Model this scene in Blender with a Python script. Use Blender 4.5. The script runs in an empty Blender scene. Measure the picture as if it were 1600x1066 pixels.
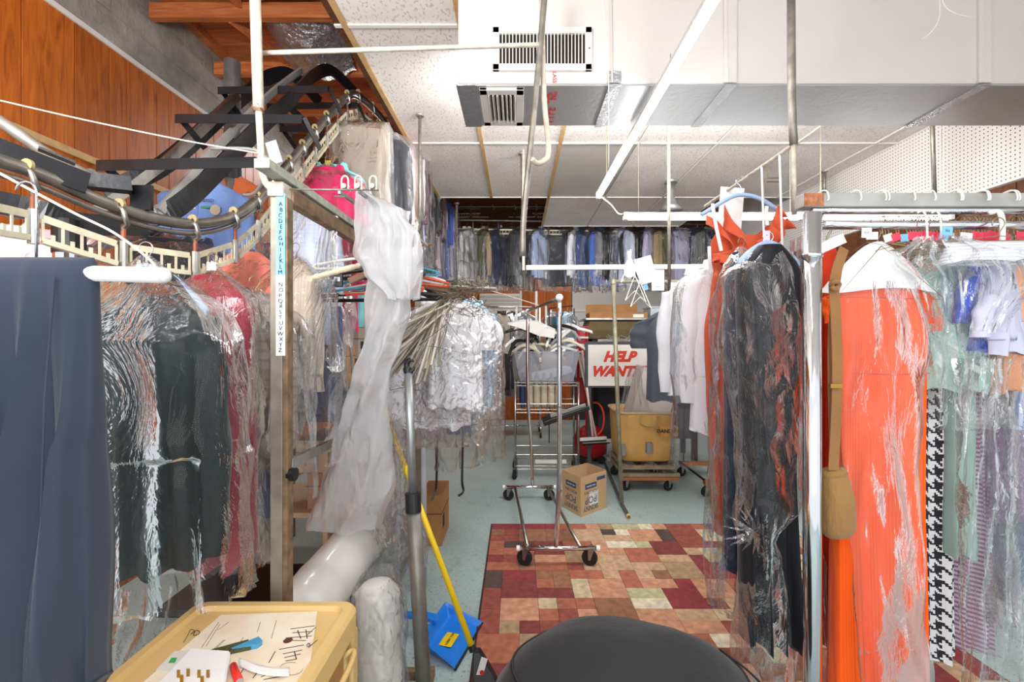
import bpy, math, random
from mathutils import Vector, Matrix, noise
PI = math.pi
random.seed(7)
sc = bpy.context.scene
COL = sc.collection
# ---------------------------------------------------------------- camera, world, lights, exposure
F = 711.0
cam_d = bpy.data.cameras.new('camera'); cam = bpy.data.objects.new('camera', cam_d); COL.objects.link(cam)
cam.location = (0, 0, 1.5); cam.rotation_euler = (PI/2, 0, 0)
cam_d.lens = 16; cam_d.sensor_width = 36; cam_d.shift_x = -.005; cam_d.shift_y = -.00125; cam_d.clip_start = .05
sc.camera = cam
sc.view_settings.view_transform = 'Standard'; sc.view_settings.look = 'None'
sc.view_settings.gamma = 1; sc.view_settings.exposure = 0.32
sc.view_settings.use_curve_mapping = False
sc.cycles.transparent_max_bounces = 20
sc.cycles.max_bounces = 8
w = bpy.data.worlds.new('world'); sc.world = w; w.use_nodes = True
w.node_tree.nodes['Background'].inputs[0].default_value = (.9, .95, 1, 1)
w.node_tree.nodes['Background'].inputs[1].default_value = 1.0
def area(name, loc, rot, sx, sy, power, col=(1, 1, 1)):
    l = bpy.data.lights.new(name, 'AREA'); l.shape = 'RECTANGLE'; l.size = sx; l.size_y = sy; l.energy = power; l.color = col
    o = bpy.data.objects.new(name, l); o.location = loc; o.rotation_euler = rot; COL.objects.link(o); return o
area('shop_front_daylight', (0.2, -1.6, 1.9), (math.radians(80), 0, 0), 3.6, 2.0, 39, (1, .98, .96))
area('front_ceiling_fill', (0.3, -.3, 2.9), (0, 0, 0), 1.2, .3, 13)  # added fill behind the camera, no known fixture
area('upper_left_fill', (-.9, .1, 2.3), (math.radians(120), 0, math.radians(35)), .9, .5, 46)  # fill added to brighten the upper left wall and joists
area('fill_behind_duct', (.9, 2.36, 2.8), (math.radians(95), 0, 0), 2.2, .3, 56)  # unseen fill, hidden by the duct, added to lift ceiling and back room
area('fill_over_back_row', (.6, 7.0, 3.34), (math.radians(12), 0, 0), 2.6, .2, 36)  # fill added out of view above the tile edge for the back clothes
area('fill_over_left_row', (-1.6, 5.2, 3.5), (math.radians(-20), 0, 0), .9, .5, 22)  # extra fill for the left row of clothes, not a fixture
# ---------------------------------------------------------------- helpers
def P(x, y, Y): return Vector(((x-808)*Y/F, Y, 1.5-(y-531)*Y/F))
def lin(c):
    c = c/255.0
    return c/12.92 if c <= .04045 else ((c+.055)/1.055)**2.4
def rgb(r, g=None, b=None):
    if g is None: r, g, b = r
    return (lin(r), lin(g), lin(b), 1)
MATS = {}
class NT:
    def __init__(s, name):
        s.m = bpy.data.materials.new(name); s.m.use_nodes = True; s.t = s.m.node_tree; s.n = s.t.nodes
        s.b = s.n['Principled BSDF']; s.out = s.n['Material Output']
    def add(s, typ, **kw):
        nd = s.n.new(typ)
        for k, v in kw.items():
            if isinstance(k, str) and hasattr(nd, k): setattr(nd, k, v)
        return nd
    def link(s, a, b): s.t.links.new(a, b)
    def coord(s, scale=(1, 1, 1), which='Object'):
        c = s.add('ShaderNodeTexCoord'); mp = s.add('ShaderNodeMapping'); s.link(c.outputs[which], mp.inputs[0]); mp.inputs['Scale'].default_value = scale
        return mp.outputs[0]
    def noise(s, vec, scale, detail=3, rough=.5, typ=None, dist=0):
        nd = s.add('ShaderNodeTexNoise')
        if typ: nd.noise_type = typ
        s.link(vec, nd.inputs['Vector']); nd.inputs['Scale'].default_value = scale; nd.inputs['Detail'].default_value = detail
        nd.inputs['Roughness'].default_value = rough; nd.inputs['Distortion'].default_value = dist
        return nd.outputs[0]
    def ramp(s, fac, stops):
        r = s.add('ShaderNodeValToRGB'); e = r.color_ramp.elements
        while len(e) < len(stops): e.new(.5)
        for i, (p, c) in enumerate(stops):
            e[i].position = p; e[i].color = c if len(c) == 4 else (*c, 1)
        s.link(fac, r.inputs[0]); return r.outputs[0]
    def math(s, op, a, b=None, c=None):
        nd = s.add('ShaderNodeMath'); nd.operation = op
        for i, v in enumerate((a, b, c)):
            if v is None: continue
            if isinstance(v, (int, float)): nd.inputs[i].default_value = v
            else: s.link(v, nd.inputs[i])
        return nd.outputs[0]
    def mix(s, fac, a, b, typ='MIX'):
        nd = s.add('ShaderNodeMixRGB'); nd.blend_type = typ
        for i, v in enumerate((fac, a, b)):
            if isinstance(v, (int, float)): nd.inputs[i].default_value = v
            elif isinstance(v, tuple): nd.inputs[i].default_value = v
            else: s.link(v, nd.inputs[i])
        return nd.outputs[0]
    def bump(s, h, strength=.3, dist=.01):
        b = s.add('ShaderNodeBump'); b.inputs['Strength'].default_value = strength; b.inputs['Distance'].default_value = dist
        s.link(h, b.inputs['Height']); return b.outputs[0]
def mat(name, col, rough=.6, metal=0, var=.12, vs=6, bs=0, bscale=60, coat=0, emit=0, spec=None):
    """plain material with low-contrast noise variation and fine relief"""
    if name in MATS: return MATS[name]
    t = NT(name); b = t.b; c = rgb(col)
    if var or bs: v = t.coord()
    if var:
        n = t.noise(v, vs, 4)
        d = tuple(x*(1-var) for x in c[:3])+(1,); u = tuple(min(1, x*(1+var)) for x in c[:3])+(1,)
        t.link(t.ramp(n, [(.3, d), (.7, u)]), b.inputs['Base Color'])
    else: b.inputs['Base Color'].default_value = c
    b.inputs['Roughness'].default_value = rough; b.inputs['Metallic'].default_value = metal
    if coat: b.inputs['Coat Weight'].default_value = coat
    if spec is not None: b.inputs['Specular IOR Level'].default_value = spec
    if bs: t.link(t.bump(t.noise(v, bscale, 3), bs, .005), b.inputs['Normal'])
    if emit: b.inputs['Emission Color'].default_value = c; b.inputs['Emission Strength'].default_value = emit
    MATS[name] = t.m; return t.m
def fabric(name, col, rough=.85, var=.1, bs=.25, stripes=None, wr=9):
    if name in MATS: return MATS[name]
    t = NT(name); b = t.b; c = rgb(col); v = t.coord()
    n = t.noise(v, 5, 3)
    d = tuple(x*(1-var) for x in c[:3])+(1,); u = tuple(min(1, x*(1+var)) for x in c[:3])+(1,)
    colr = t.ramp(n, [(.3, d), (.7, u)])
    if stripes:      # list of (axis, period, duty, colour, amount)
        for ax, per, duty, sc_, am in stripes:
            sp = t.add('ShaderNodeSeparateXYZ'); t.link(v, sp.inputs[0])
            f = t.math('FRACT', t.math('DIVIDE', sp.outputs[ax], per)); f = t.math('LESS_THAN', f, duty); f = t.math('MULTIPLY', f, am)
            colr = t.mix(f, colr, rgb(sc_))
    t.link(colr, b.inputs['Base Color'])
    b.inputs['Roughness'].default_value = rough; b.inputs['Sheen Weight'].default_value = .15; b.inputs['Specular IOR Level'].default_value = .25
    mp = t.coord((1, 1, .35)); h = t.noise(mp, wr, 4, .55)
    n1 = t.bump(h, .55, .02)
    b2 = t.add('ShaderNodeBump'); b2.inputs['Strength'].default_value = bs; b2.inputs['Distance'].default_value = .001
    t.link(t.noise(v, 500, 1), b2.inputs['Height']); t.link(n1, b2.inputs['Normal']); t.link(b2.outputs[0], b.inputs['Normal'])
    MATS[name] = t.m; return t.m
def film(name, haze=.10, gl=1.0, tint=(1, 1, 1), scale=12, rough=.1, crease=.35, strength=.7, stretch=.5):
    if name in MATS: return MATS[name]
    t = NT(name); v = t.coord((1, 1, stretch))
    h = t.noise(v, scale, 5, .6, None, 1.2)
    r = t.noise(v, scale*.8, 3, .5, 'RIDGED_MULTIFRACTAL', .6)
    vo = t.add('ShaderNodeTexVoronoi'); vo.inputs['Scale'].default_value = scale*.9
    wv = t.add('ShaderNodeVectorMath'); wv.operation = 'ADD'; nv = t.add('ShaderNodeTexNoise'); nv.inputs['Scale'].default_value = scale*.4; t.link(v, nv.inputs['Vector'])
    sv = t.add('ShaderNodeVectorMath'); sv.operation = 'SCALE'; sv.inputs['Scale'].default_value = .25; t.link(nv.outputs['Color'], sv.inputs[0])
    t.link(v, wv.inputs[0]); t.link(sv.outputs[0], wv.inputs[1]); t.link(wv.outputs[0], vo.inputs['Vector'])
    hh = t.math('ADD', t.math('ADD', h, t.math('MULTIPLY', r, .25)), t.math('MULTIPLY', vo.outputs['Distance'], 1.3))
    nrm = t.bump(hh, strength, .02)
    fr = t.add('ShaderNodeFresnel'); fr.inputs[0].default_value = 1.42; t.link(nrm, fr.inputs['Normal'])
    f = t.math('MULTIPLY_ADD', t.math('POWER', fr.outputs[0], 1.3), gl*1.5, .015*gl); f = t.math('MINIMUM', f, .7)
    g = t.add('ShaderNodeBsdfGlossy'); g.inputs['Roughness'].default_value = rough; t.link(nrm, g.inputs['Normal'])
    tr = t.add('ShaderNodeBsdfTransparent'); tr.inputs[0].default_value = (*tint, 1)
    di = t.add('ShaderNodeBsdfDiffuse'); di.inputs[0].default_value = (.8, .8, .82, 1); t.link(nrm, di.inputs['Normal'])
    tl = t.add('ShaderNodeBsdfTranslucent'); tl.inputs[0].default_value = (.9, .9, .92, 1)
    md = t.add('ShaderNodeMixShader'); md.inputs[0].default_value = .4; t.link(di.outputs[0], md.inputs[1]); t.link(tl.outputs[0], md.inputs[2])
    m1 = t.add('ShaderNodeMixShader'); t.link(f, m1.inputs[0]); t.link(tr.outputs[0], m1.inputs[1]); t.link(g.outputs[0], m1.inputs[2])
    mr = t.add('ShaderNodeMapRange'); mr.inputs[1].default_value = .85; mr.inputs[2].default_value = 1.5; t.link(r, mr.inputs[0]); cr = mr.outputs[0]
    hz = t.math('ADD', t.math('MULTIPLY', cr, crease), haze); hz = t.math('MINIMUM', hz, .97)
    m2 = t.add('ShaderNodeMixShader'); t.link(hz, m2.inputs[0]); t.link(m1.outputs[0], m2.inputs[1]); t.link(md.outputs[0], m2.inputs[2])
    t.link(m2.outputs[0], t.out.inputs[0]); MATS[name] = t.m; return t.m

ORG = {}
def org(p): return ORG.get(p.name, Vector()) if p else Vector()
class MB:
    def __init__(s): s.v = []; s.f = []; s.mi = []
    def _add(s, vs, fs, mi=0):
        k = len(s.v); s.v += [tuple(v) for v in vs]; s.f += [tuple(i+k for i in f) for f in fs]; s.mi += [mi]*len(fs); return s
    def box(s, a, b, mi=0, M=None):
        x0, x1 = sorted((a[0], b[0])); y0, y1 = sorted((a[1], b[1])); z0, z1 = sorted((a[2], b[2]))
        vs = [Vector(p) for p in ((x0,y0,z0),(x1,y0,z0),(x1,y1,z0),(x0,y1,z0),(x0,y0,z1),(x1,y0,z1),(x1,y1,z1),(x0,y1,z1))]
        if M: vs = [M @ v for v in vs]
        return s._add(vs, [(0,3,2,1),(4,5,6,7),(0,1,5,4),(1,2,6,5),(2,3,7,6),(3,0,4,7)], mi)
    def bar(s, a, b, wd, ht, up=(0, 0, 1), mi=0):
        """rectangular bar from a to b"""
        a = Vector(a); b = Vector(b); d = (b-a).normalized(); up = Vector(up)
        if abs(d.dot(up)) > .95: up = Vector((0, 1, 0))
        sd = d.cross(up).normalized()*wd/2; u = sd.cross(d).normalized()*ht/2
        vs = [a-sd-u, a+sd-u, a+sd+u, a-sd+u, b-sd-u, b+sd-u, b+sd+u, b-sd+u]
        return s._add(vs, [(0,1,2,3),(7,6,5,4),(0,4,5,1),(1,5,6,2),(2,6,7,3),(3,7,4,0)], mi)
    def tube(s, pts, r, n=8, cap=True, mi=0, closed=False):
        pts = [Vector(p) for p in pts]; N = len(pts)
        rs = r if isinstance(r, (list, tuple)) else [r]*N
        k = len(s.v); prev = None
        for i, p in enumerate(pts):
            if closed: d = pts[(i+1) % N]-pts[i-1]
            else: d = pts[min(i+1, N-1)]-pts[max(i-1, 0)]
            if d.length < 1e-9: d = Vector((0, 0, 1))
            d.normalize()
            if prev is None: u = d.orthogonal().normalized()
            else:
                u = prev-d*prev.dot(d)
                u = u.normalized() if u.length > 1e-6 else d.orthogonal().normalized()
            prev = u; q = d.cross(u)
            for j in range(n):
                a = 2*PI*j/n; s.v.append(tuple(p+(u*math.cos(a)+q*math.sin(a))*rs[i]))
        M = N if closed else N-1
        for i in range(M):
            for j in range(n):
                i2 = (i+1) % N
                s.f.append((k+i*n+j, k+i*n+(j+1) % n, k+i2*n+(j+1) % n, k+i2*n+j)); s.mi.append(mi)
        if cap and not closed:
            s.f.append(tuple(k+j for j in range(n))[::-1]); s.f.append(tuple(k+(N-1)*n+j for j in range(n))); s.mi += [mi, mi]
        return s
    def cyl(s, a, b, r, n=20, mi=0, r2=None): return s.tube([a, b], [r, r2 if r2 is not None else r], n, True, mi)
    def loft(s, rings, cap0=False, cap1=False, mi=0, closed=True):
        k = len(s.v); n = len(rings[0])
        for r in rings: s.v += [tuple(v) for v in r]
        for i in range(len(rings)-1):
            for j in range(n if closed else n-1):
                s.f.append((k+i*n+j, k+i*n+(j+1) % n, k+(i+1)*n+(j+1) % n, k+(i+1)*n+j)); s.mi.append(mi)
        if cap0: s.f.append(tuple(k+j for j in range(n))[::-1]); s.mi.append(mi)
        if cap1: s.f.append(tuple(k+(len(rings)-1)*n+j for j in range(n))); s.mi.append(mi)
        return s
    def lathe(s, c, prof, n=24, axis='Z', cap=True):
        """prof: (radius, offset) along axis"""
        c = Vector(c); rings = []
        for r, o in prof:
            ring = []
            for j in range(n):
                a = 2*PI*j/n; u, v = r*math.cos(a), r*math.sin(a)
                ring.append(c+(Vector((u, v, o)) if axis == 'Z' else Vector((o, u, v)) if axis == 'X' else Vector((u, o, v))))
            rings.append(ring)
        return s.loft(rings, cap, cap)
    def sheet(s, fn, nu, nv, mi=0):
        k = len(s.v)
        for i in range(nu+1):
            for j in range(nv+1): s.v.append(tuple(fn(i/nu, j/nv)))
        for i in range(nu):
            for j in range(nv):
                a = k+i*(nv+1)+j; s.f.append((a, a+nv+1, a+nv+2, a+1)); s.mi.append(mi)
        return s
    def build(s, name, m, parent=None, smooth=False, local=False, bevel=0, kind=None, label=None, solid=0):
        o_ = Vector() if local else org(parent)
        me = bpy.data.meshes.new(name); me.from_pydata([tuple(Vector(v)-o_) for v in s.v], [], s.f)
        ms = m if isinstance(m, (list, tuple)) else [m]
        for q in ms: me.materials.append(q)
        if len(ms) > 1: me.polygons.foreach_set('material_index', s.mi)
        if smooth: me.polygons.foreach_set('use_smooth', [True]*len(me.polygons))
        me.update()
        o = bpy.data.objects.new(name, me); COL.objects.link(o)
        if parent: o.parent = parent; ORG[o.name] = o_
        if bevel:
            b = o.modifiers.new('bevel', 'BEVEL'); b.width = bevel; b.segments = 2; b.limit_method = 'ANGLE'
        if solid:
            b = o.modifiers.new('solid', 'SOLIDIFY'); b.thickness = solid
        if kind: o['kind'] = kind
        if label: o['label'] = label
        return o
def thing(name, label, cat, loc=(0, 0, 0), rz=0, group=None):
    o = bpy.data.objects.new(name, None); COL.objects.link(o); o.location = loc; o.rotation_euler = (0, 0, rz); o.empty_display_size = .05
    o['label'] = label; o['category'] = cat
    if group: o['group'] = group
    if rz == 0: ORG[o.name] = Vector(loc)
    return o
def tag(o, label, cat, group=None):
    o['label'] = label; o['category'] = cat
    if group: o['group'] = group
    return o
def struct(name):
    o = bpy.data.objects.new(name, None); COL.objects.link(o); o['kind'] = 'structure'; return o
def text(body, loc, rot, size, m, parent, name='lettering', align='CENTER', shear=0, off=0, spacing=1, line=1, sx=1, extr=.0004):
    c = bpy.data.curves.new(name, 'FONT'); c.body = body; c.size = size; c.align_x = align; c.align_y = 'CENTER'; c.shear = shear; c.offset = off
    c.space_character = spacing; c.space_line = line; c.extrude = extr; c.resolution_u = 3; c.materials.append(m)
    o = bpy.data.objects.new(name, c); COL.objects.link(o)
    me = bpy.data.meshes.new_from_object(o); me.materials.clear(); me.materials.append(m); bpy.data.objects.remove(o)
    o = bpy.data.objects.new(name, me); COL.objects.link(o)
    o.location = Vector(loc)-org(parent); o.rotation_euler = rot; o.scale = (sx, 1, 1); o.parent = parent; return o
def nz(x, y, z=0): return noise.noise(Vector((x, y, z)))
def catmull(pts, per=6):
    pts = [Vector(p) for p in pts]; out = []
    for i in range(len(pts)-1):
        p0 = pts[max(i-1, 0)]; p1 = pts[i]; p2 = pts[i+1]; p3 = pts[min(i+2, len(pts)-1)]
        for k in range(per):
            t = k/per
            out.append(.5*((2*p1)+(p2-p0)*t+(2*p0-5*p1+4*p2-p3)*t*t+(3*p1-p0-3*p2+p3)*t**3))
    out.append(pts[-1]); return out
def interp(tab, t):
    for i in range(len(tab)-1):
        a, b = tab[i], tab[i+1]
        if t <= b[0]:
            u = (t-a[0])/(b[0]-a[0]) if b[0] > a[0] else 0; u = u*u*(3-2*u) if len(tab) > 2 else u
            return [a[j]+(b[j]-a[j])*u for j in range(1, len(a))]
    return list(tab[-1][1:])
# ---------------------------------------------------------------- materials
def wood(name, c1, c2, c3, sc_=(6, 6, .5), rough=.45, grain=5, spec=.4):
    t = NT(name); v = t.coord(sc_); n = t.noise(v, grain, 6, .6, None, 1.5); n2 = t.noise(v, grain*8, 3)
    c = t.ramp(n, [(.25, rgb(c1)), (.5, rgb(c2)), (.75, rgb(c3))])
    c = t.mix(t.math('MULTIPLY', n2, .3), c, rgb(c1))
    oi = t.add('ShaderNodeObjectInfo'); br = t.math('MULTIPLY_ADD', oi.outputs['Random'], .35, .8)
    hs = t.add('ShaderNodeHueSaturation'); t.link(c, hs.inputs['Color']); t.link(br, hs.inputs['Value'])
    t.link(hs.outputs[0], t.b.inputs['Base Color']); t.b.inputs['Roughness'].default_value = rough; t.b.inputs['Specular IOR Level'].default_value = spec
    t.link(t.bump(n2, .15, .002), t.b.inputs['Normal']); return t.m
WOODPANEL = wood('panelling_wood', (128, 60, 14), (190, 98, 26), (212, 122, 42))
JOIST = wood('joist_wood', (150, 76, 34), (200, 112, 58), (222, 146, 92), (.5, 6, 6), .8)
DECK = wood('roof_board_wood', (70, 34, 18), (112, 60, 32), (140, 84, 50), (.5, 5, 5), .85)
DARKWOOD = wood('dark_stained_wood', (62, 34, 18), (100, 58, 30), (120, 74, 42), (.5, 5, 5), .7)
PINE = mat('pine_strip', (196, 160, 108), .6, vs=20)
WHITE = mat('white_paint', (222, 219, 212), .5, var=.04)
OFFW = mat('off_white_enamel', (226, 222, 216), .4, var=.03)
PLASTW = mat('white_plastic', (240, 240, 238), .35, var=0)
BLACK = mat('black_plastic', (24, 24, 26), .4, var=0)
BLKPAINT = mat('black_painted_steel', (30, 30, 33), .32, .3, .3, 12, .1, 80)
CHROME = mat('chrome', (225, 225, 228), .08, 1, var=0)
STEEL = mat('brushed_steel', (170, 168, 162), .32, 1, .2, 14)
GALV = mat('galvanised_steel', (168, 172, 172), .42, .75, .18, 18, .1, 40)
DULL = mat('dull_pipe_metal', (140, 134, 124), .45, .6, .3, 25)
RUBBER = mat('black_rubber', (28, 28, 30), .7, var=.1)
BRASS = mat('brass', (176, 140, 70), .3, 1, var=0)
WIRE = mat('hanger_wire', (150, 138, 108), .35, .9, var=.1)
WIRED = mat('dark_hanger_wire', (104, 96, 78), .45, .7, var=.1)
CARD = mat('cardboard', (196, 154, 106), .85, var=.08, vs=8)
CARDD = mat('darker_cardboard', (172, 124, 78), .85, var=.1, vs=8)
PAPER = mat('white_paper', (238, 238, 236), .8, var=.02)
INK = mat('black_ink', (30, 30, 34), .8, var=0)
REDINK = mat('red_lettering_paint', (206, 52, 34), .6, var=0)
BLUEINK = mat('blue_print', (50, 78, 110), .8, var=0)
GREYL = mat('slot_rail_cream_metal', (206, 198, 172), .45, .25, .15, 20)
GREYP = mat('grey_painted_steel', (150, 150, 146), .45, .4, .15, 10)
FILM = film('clear_garment_film', .02, .7, scale=11, crease=.3, rough=.07, strength=.85)
FILMD = film('thin_clear_film', .012, .5, scale=8, crease=.14, rough=.12)
FILMW = film('hazy_poly_film', .46, .9, scale=13, crease=.5, stretch=.4, strength=.9)
FILMO = film('soft_film', .035, .55, (1, .98, .98), scale=9, crease=.16, rough=.08, strength=.6, stretch=.3)
FILMJ = film('jacket_film', .015, .45, scale=8, crease=.22, rough=.06, strength=.8, stretch=.3)
FILMG = film('gown_film', .02, .6, scale=17, crease=.34, strength=1.0, stretch=.45, rough=.06)
FILMC = film('crinkled_film', .06, 1.0, scale=22, crease=.5, strength=1.0, stretch=.8, rough=.07)
def blocks_mat():
    t = NT('grey_concrete'); v = t.coord(); n = t.noise(v, 3, 6, .65); n2 = t.noise(v, 60, 3)
    t.link(t.ramp(n, [(.3, rgb(112, 108, 102)), (.55, rgb(158, 152, 144)), (.75, rgb(186, 180, 170))]), t.b.inputs['Base Color'])
    t.b.inputs['Roughness'].default_value = .9; t.link(t.bump(t.math('ADD', n, n2), .5, .01), t.b.inputs['Normal']); return t.m
CONC = blocks_mat()
def tile_mat():
    t = NT('acoustic_tile'); v = t.coord((1, 1, 1)); n = t.noise(t.coord((1, .45, 1)), 95, 1, .4)
    n2 = t.noise(v, 2.2, 3)
    f = t.ramp(n, [(.60, (0, 0, 0, 1)), (.65, (1, 1, 1, 1))])
    base = t.ramp(n2, [(.3, rgb(222, 214, 208)), (.7, rgb(238, 233, 228))])
    t.link(t.mix(t.math('MULTIPLY', f, .38), base, rgb(140, 130, 120)), t.b.inputs['Base Color'])
    t.b.inputs['Roughness'].default_value = .9; t.link(t.bump(t.math('MULTIPLY', f, -1), .5, .003), t.b.inputs['Normal']); return t.m
TILE = tile_mat()
def peg_mat():
    t = NT('pegboard'); v = t.coord(); sp = t.add('ShaderNodeSeparateXYZ'); t.link(v, sp.inputs[0])
    def cell(o):
        f = t.math('FRACT', t.math('DIVIDE', o, .0254)); f = t.math('SUBTRACT', f, .5); return t.math('MULTIPLY', f, f)
    xy = t.math('ADD', sp.outputs[0], sp.outputs[1])
    d = t.math('ADD', cell(xy), cell(sp.outputs[2])); m = t.math('LESS_THAN', d, .026)
    t.link(t.mix(m, rgb(222, 218, 214), rgb(70, 62, 56)), t.b.inputs['Base Color']); t.b.inputs['Roughness'].default_value = .6; return t.m
PEG = peg_mat()
def floor_mat():
    t = NT('painted_concrete'); v = t.coord(); n = t.noise(v, 1.3, 5, .6); n2 = t.noise(v, 60, 4, .7); n3 = t.noise(v, 3.2, 6, .7, None, 1)
    c = t.ramp(n, [(.3, rgb(162, 182, 182)), (.7, rgb(188, 208, 206))])
    sp = t.ramp(n2, [(.56, (0, 0, 0, 1)), (.64, (1, 1, 1, 1))]); c = t.mix(t.math('MULTIPLY', sp, .6), c, rgb(92, 96, 94))
    st = t.ramp(n3, [(.6, (0, 0, 0, 1)), (.78, (1, 1, 1, 1))]); c = t.mix(t.math('MULTIPLY', st, .6), c, rgb(112, 88, 68))
    t.link(c, t.b.inputs['Base Color']); t.b.inputs['Roughness'].default_value = .38; t.link(t.bump(n2, .12, .002), t.b.inputs['Normal']); return t.m
FLOORM = floor_mat()
def foil_mat(name, col, rough, sc_, st):
    t = NT(name); v = t.coord(); t.b.inputs['Base Color'].default_value = rgb(col); t.b.inputs['Metallic'].default_value = .9; t.b.inputs['Roughness'].default_value = rough
    t.link(t.bump(t.noise(v, sc_, 5, .6, None, 1), st, .02), t.b.inputs['Normal']); return t.m
FOIL = foil_mat('crinkled_foil', (190, 190, 192), .2, 22, .9)
TAPE = foil_mat('foil_tape', (190, 194, 198), .25, 60, .3)
EMIT = mat('led_tube_glow', (255, 255, 255), .5, var=0, emit=26)

# ---------------------------------------------------------------- setting
XL, XR, YB = -2.4, 2.9, 8.5
f_ = MB().box((XL-.1, -1.5, -.1), (XR+.1, YB+.1, 0)).build('floor', FLOORM); f_['kind'] = 'structure'
# left wall: random-width boards below, concrete above
wl = struct('wall_left')
MB().box((XL-.12, .3, 0), (XL-.03, YB, 3.8)).build('backing', DARKWOOD, wl)
ys = [.35, .62, .85, 1.05, 1.35, 1.5, 1.8, 1.98, 2.205, 2.47, 2.68, 2.80, 3.03, 3.14]
while ys[-1] < YB-.3: ys.append(ys[-1]+random.choice((.12, .2, .26, .3)))
ys.append(YB)
for a, b in zip(ys, ys[1:]):
    MB().box((XL-.03, a+.003, 0), (XL, b-.003, 3.225)).build('plank', WOODPANEL, wl, bevel=.002)
y = .35; k = 0
for row, (z0, z1) in enumerate(((3.25, 3.44), (3.45, 3.64), (3.65, 3.78))):
    y = .1+.2*(row % 2)
    while y < YB-.2:
        MB().box((XL-.05, y+.001, z0-.004), (XL-.012+random.uniform(-.002, .002), y+.399, z1+.003)).build('block', CONC, wl); y += .4
o = MB().box((XL-.03, .3, 3.222), (XL+.012, YB, 3.25)).build('trim_1', WHITE); o['kind'] = 'structure'
o = MB().box((XL, .3, 2.49), (XL+.018, YB, 2.53)).build('trim_2', PINE, bevel=.004); o['kind'] = 'structure'
o = MB().box((XL-.03, .3, 3.78), (XL+.05, YB, 3.86)).build('trim_3', JOIST); o['kind'] = 'structure'
# back wall
wb = struct('wall_back')
MB().box((XL-.1, YB+.02, 0), (XR+.1, YB+.12, 3.9)).build('backing', mat('grey_green_plaster', (112, 112, 98), .9), wb)
x = XL
while x < 1.0:
    x2 = min(x+.155, 1.02); MB().box((x+.002, YB, 0), (x2-.002, YB+.02, 2.66)).build('plank', WOODPANEL, wb); x = x2
o = MB().box((1.03, YB, 1.0), (XR, YB+.02, 2.62)).build('pegboard', PEG, wb)
MB().box((1.03, YB-.012, 2.02), (XR, YB, 2.045)).build('batten', WHITE, wb)
MB().box((1.03, YB, 0), (XR, YB+.02, 1.0)).build('lower_board', mat('dark_lower_wall', (70, 66, 62), .8), wb)
# right wall
wr = struct('wall_right')
MB().box((XR, .8, 2.43), (XR+.02, 4.4, 3.0)).build('pegboard', PEG, wr)
MB().box((XR, 4.4, 2.2), (XR+.02, YB, 3.0)).build('pegboard', PEG, wr)
MB().box((XR+.02, .3, 0), (XR+.12, YB, 3.9)).build('backing', mat('white_wall', (214, 210, 204), .8), wr)
y = .8
while y < 6: MB().box((XR, y+.002, 1.0), (XR+.022, y+.2, 2.42)).build('plank', DARKWOOD, wr); y += .205
# suspended ceiling
ce = struct('ceiling')
cols = [-.82, -.27, .33, .93, 1.53, 2.13, 2.73, 2.9]; rows = [-.43, .87, 2.17, 3.47, 4.79, 6.0]
GREYPAN = mat('milky_light_panel', (196, 192, 184), .35, var=.05)
for r in range(5):
    for c in range(7):
        if r == 4 and (c < 2 or c >= 5): continue
        m = GREYPAN if (r == 3 and c == 2) else TILE
        MB().box((cols[c]+.012, rows[r]+.008, 3.002), (cols[c+1]-.012, rows[r+1]-.008, 3.018)).build('ceiling_tile', m, ce)
for c in range(8):
    m = PINE if c < 3 else WHITE; wd = .014 if c < 3 else .008; y1 = 4.79 if (c < 2 or c > 5) else 6.0
    MB().box((cols[c]-wd, -.43, 2.992), (cols[c]+wd, y1, 3.002)).build('grid_strip', m, ce)
MB().box((-.82-.05, -.43, 3.0), (-.834, 4.79, 3.03)).build('grid_strip', DARKWOOD, ce)
for r in range(1, 6):
    x0, x1 = (-.87, 2.9) if r < 5 else (.33, 2.13)
    MB().box((x0, rows[r]-.01, 2.993), (x1, rows[r]+.01, 3.001)).build('grid_strip', WHITE, ce)
for x in (-.82, .33, 1.53, 2.13, 2.73):
    MB().box((x-.02, -.43, 3.03), (x+.02, 4.7, 3.12)).build('grid_strip', DARKWOOD, ce)
# roof
rf = struct('roof')
MB().box((XL-.1, .2, 3.86), (XR+.1, YB+.1, 3.9)).build('sarking', DECK, rf)
y = 1.06; k = 0
while y < YB:
    MB().box((XL, y, 3.6), (XR, y+.045, 3.70)).build('joist', JOIST if k < 6 else DARKWOOD, rf)
    if k < 8:
        for xx in (-1.9, -1.15): # bridging between joists
            MB().bar((xx, y+.045, 3.62), (xx+.1, y+.63, 3.68), .02, .045).build('brace', JOIST, rf)
    y += .635; k += 1
y = .3
while y < 6: MB().box((XL, y, 3.84), (-.3, y+.19, 3.86)).build('roof_board', JOIST if random.random() < .6 else DECK, rf); y += .195
MB().box((-2.6, 6.9, 3.2), (2.9, 6.95, 3.5)).build('header_beam', DARKWOOD, rf)
MB().box((XL, 5.5, 3.25), (.9, 5.55, 3.42)).build('header_beam', DARKWOOD, rf)
# foil insulation sagging between the joists
for i, (x0, x1, y0, y1, sag) in enumerate(((-1.75, -1.25, 3.02, 3.55, .16), (-1.3, -.9, 3.05, 3.6, .1), (-1.2, -.75, 3.65, 4.2, .14), (-1.9, -1.3, 2.4, 2.9, .1))):
    def fn(u, v):
        z = 3.72-sag*math.sin(PI*u)*(.5+.5*math.sin(PI*v))+.03*nz(u*6, v*6, i)-.12*v*(i == 0)
        return (x0+(x1-x0)*u, y0+(y1-y0)*v, z)
    MB().sheet(fn, 18, 18).build('foil_insulation', FOIL, rf, smooth=True)
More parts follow.
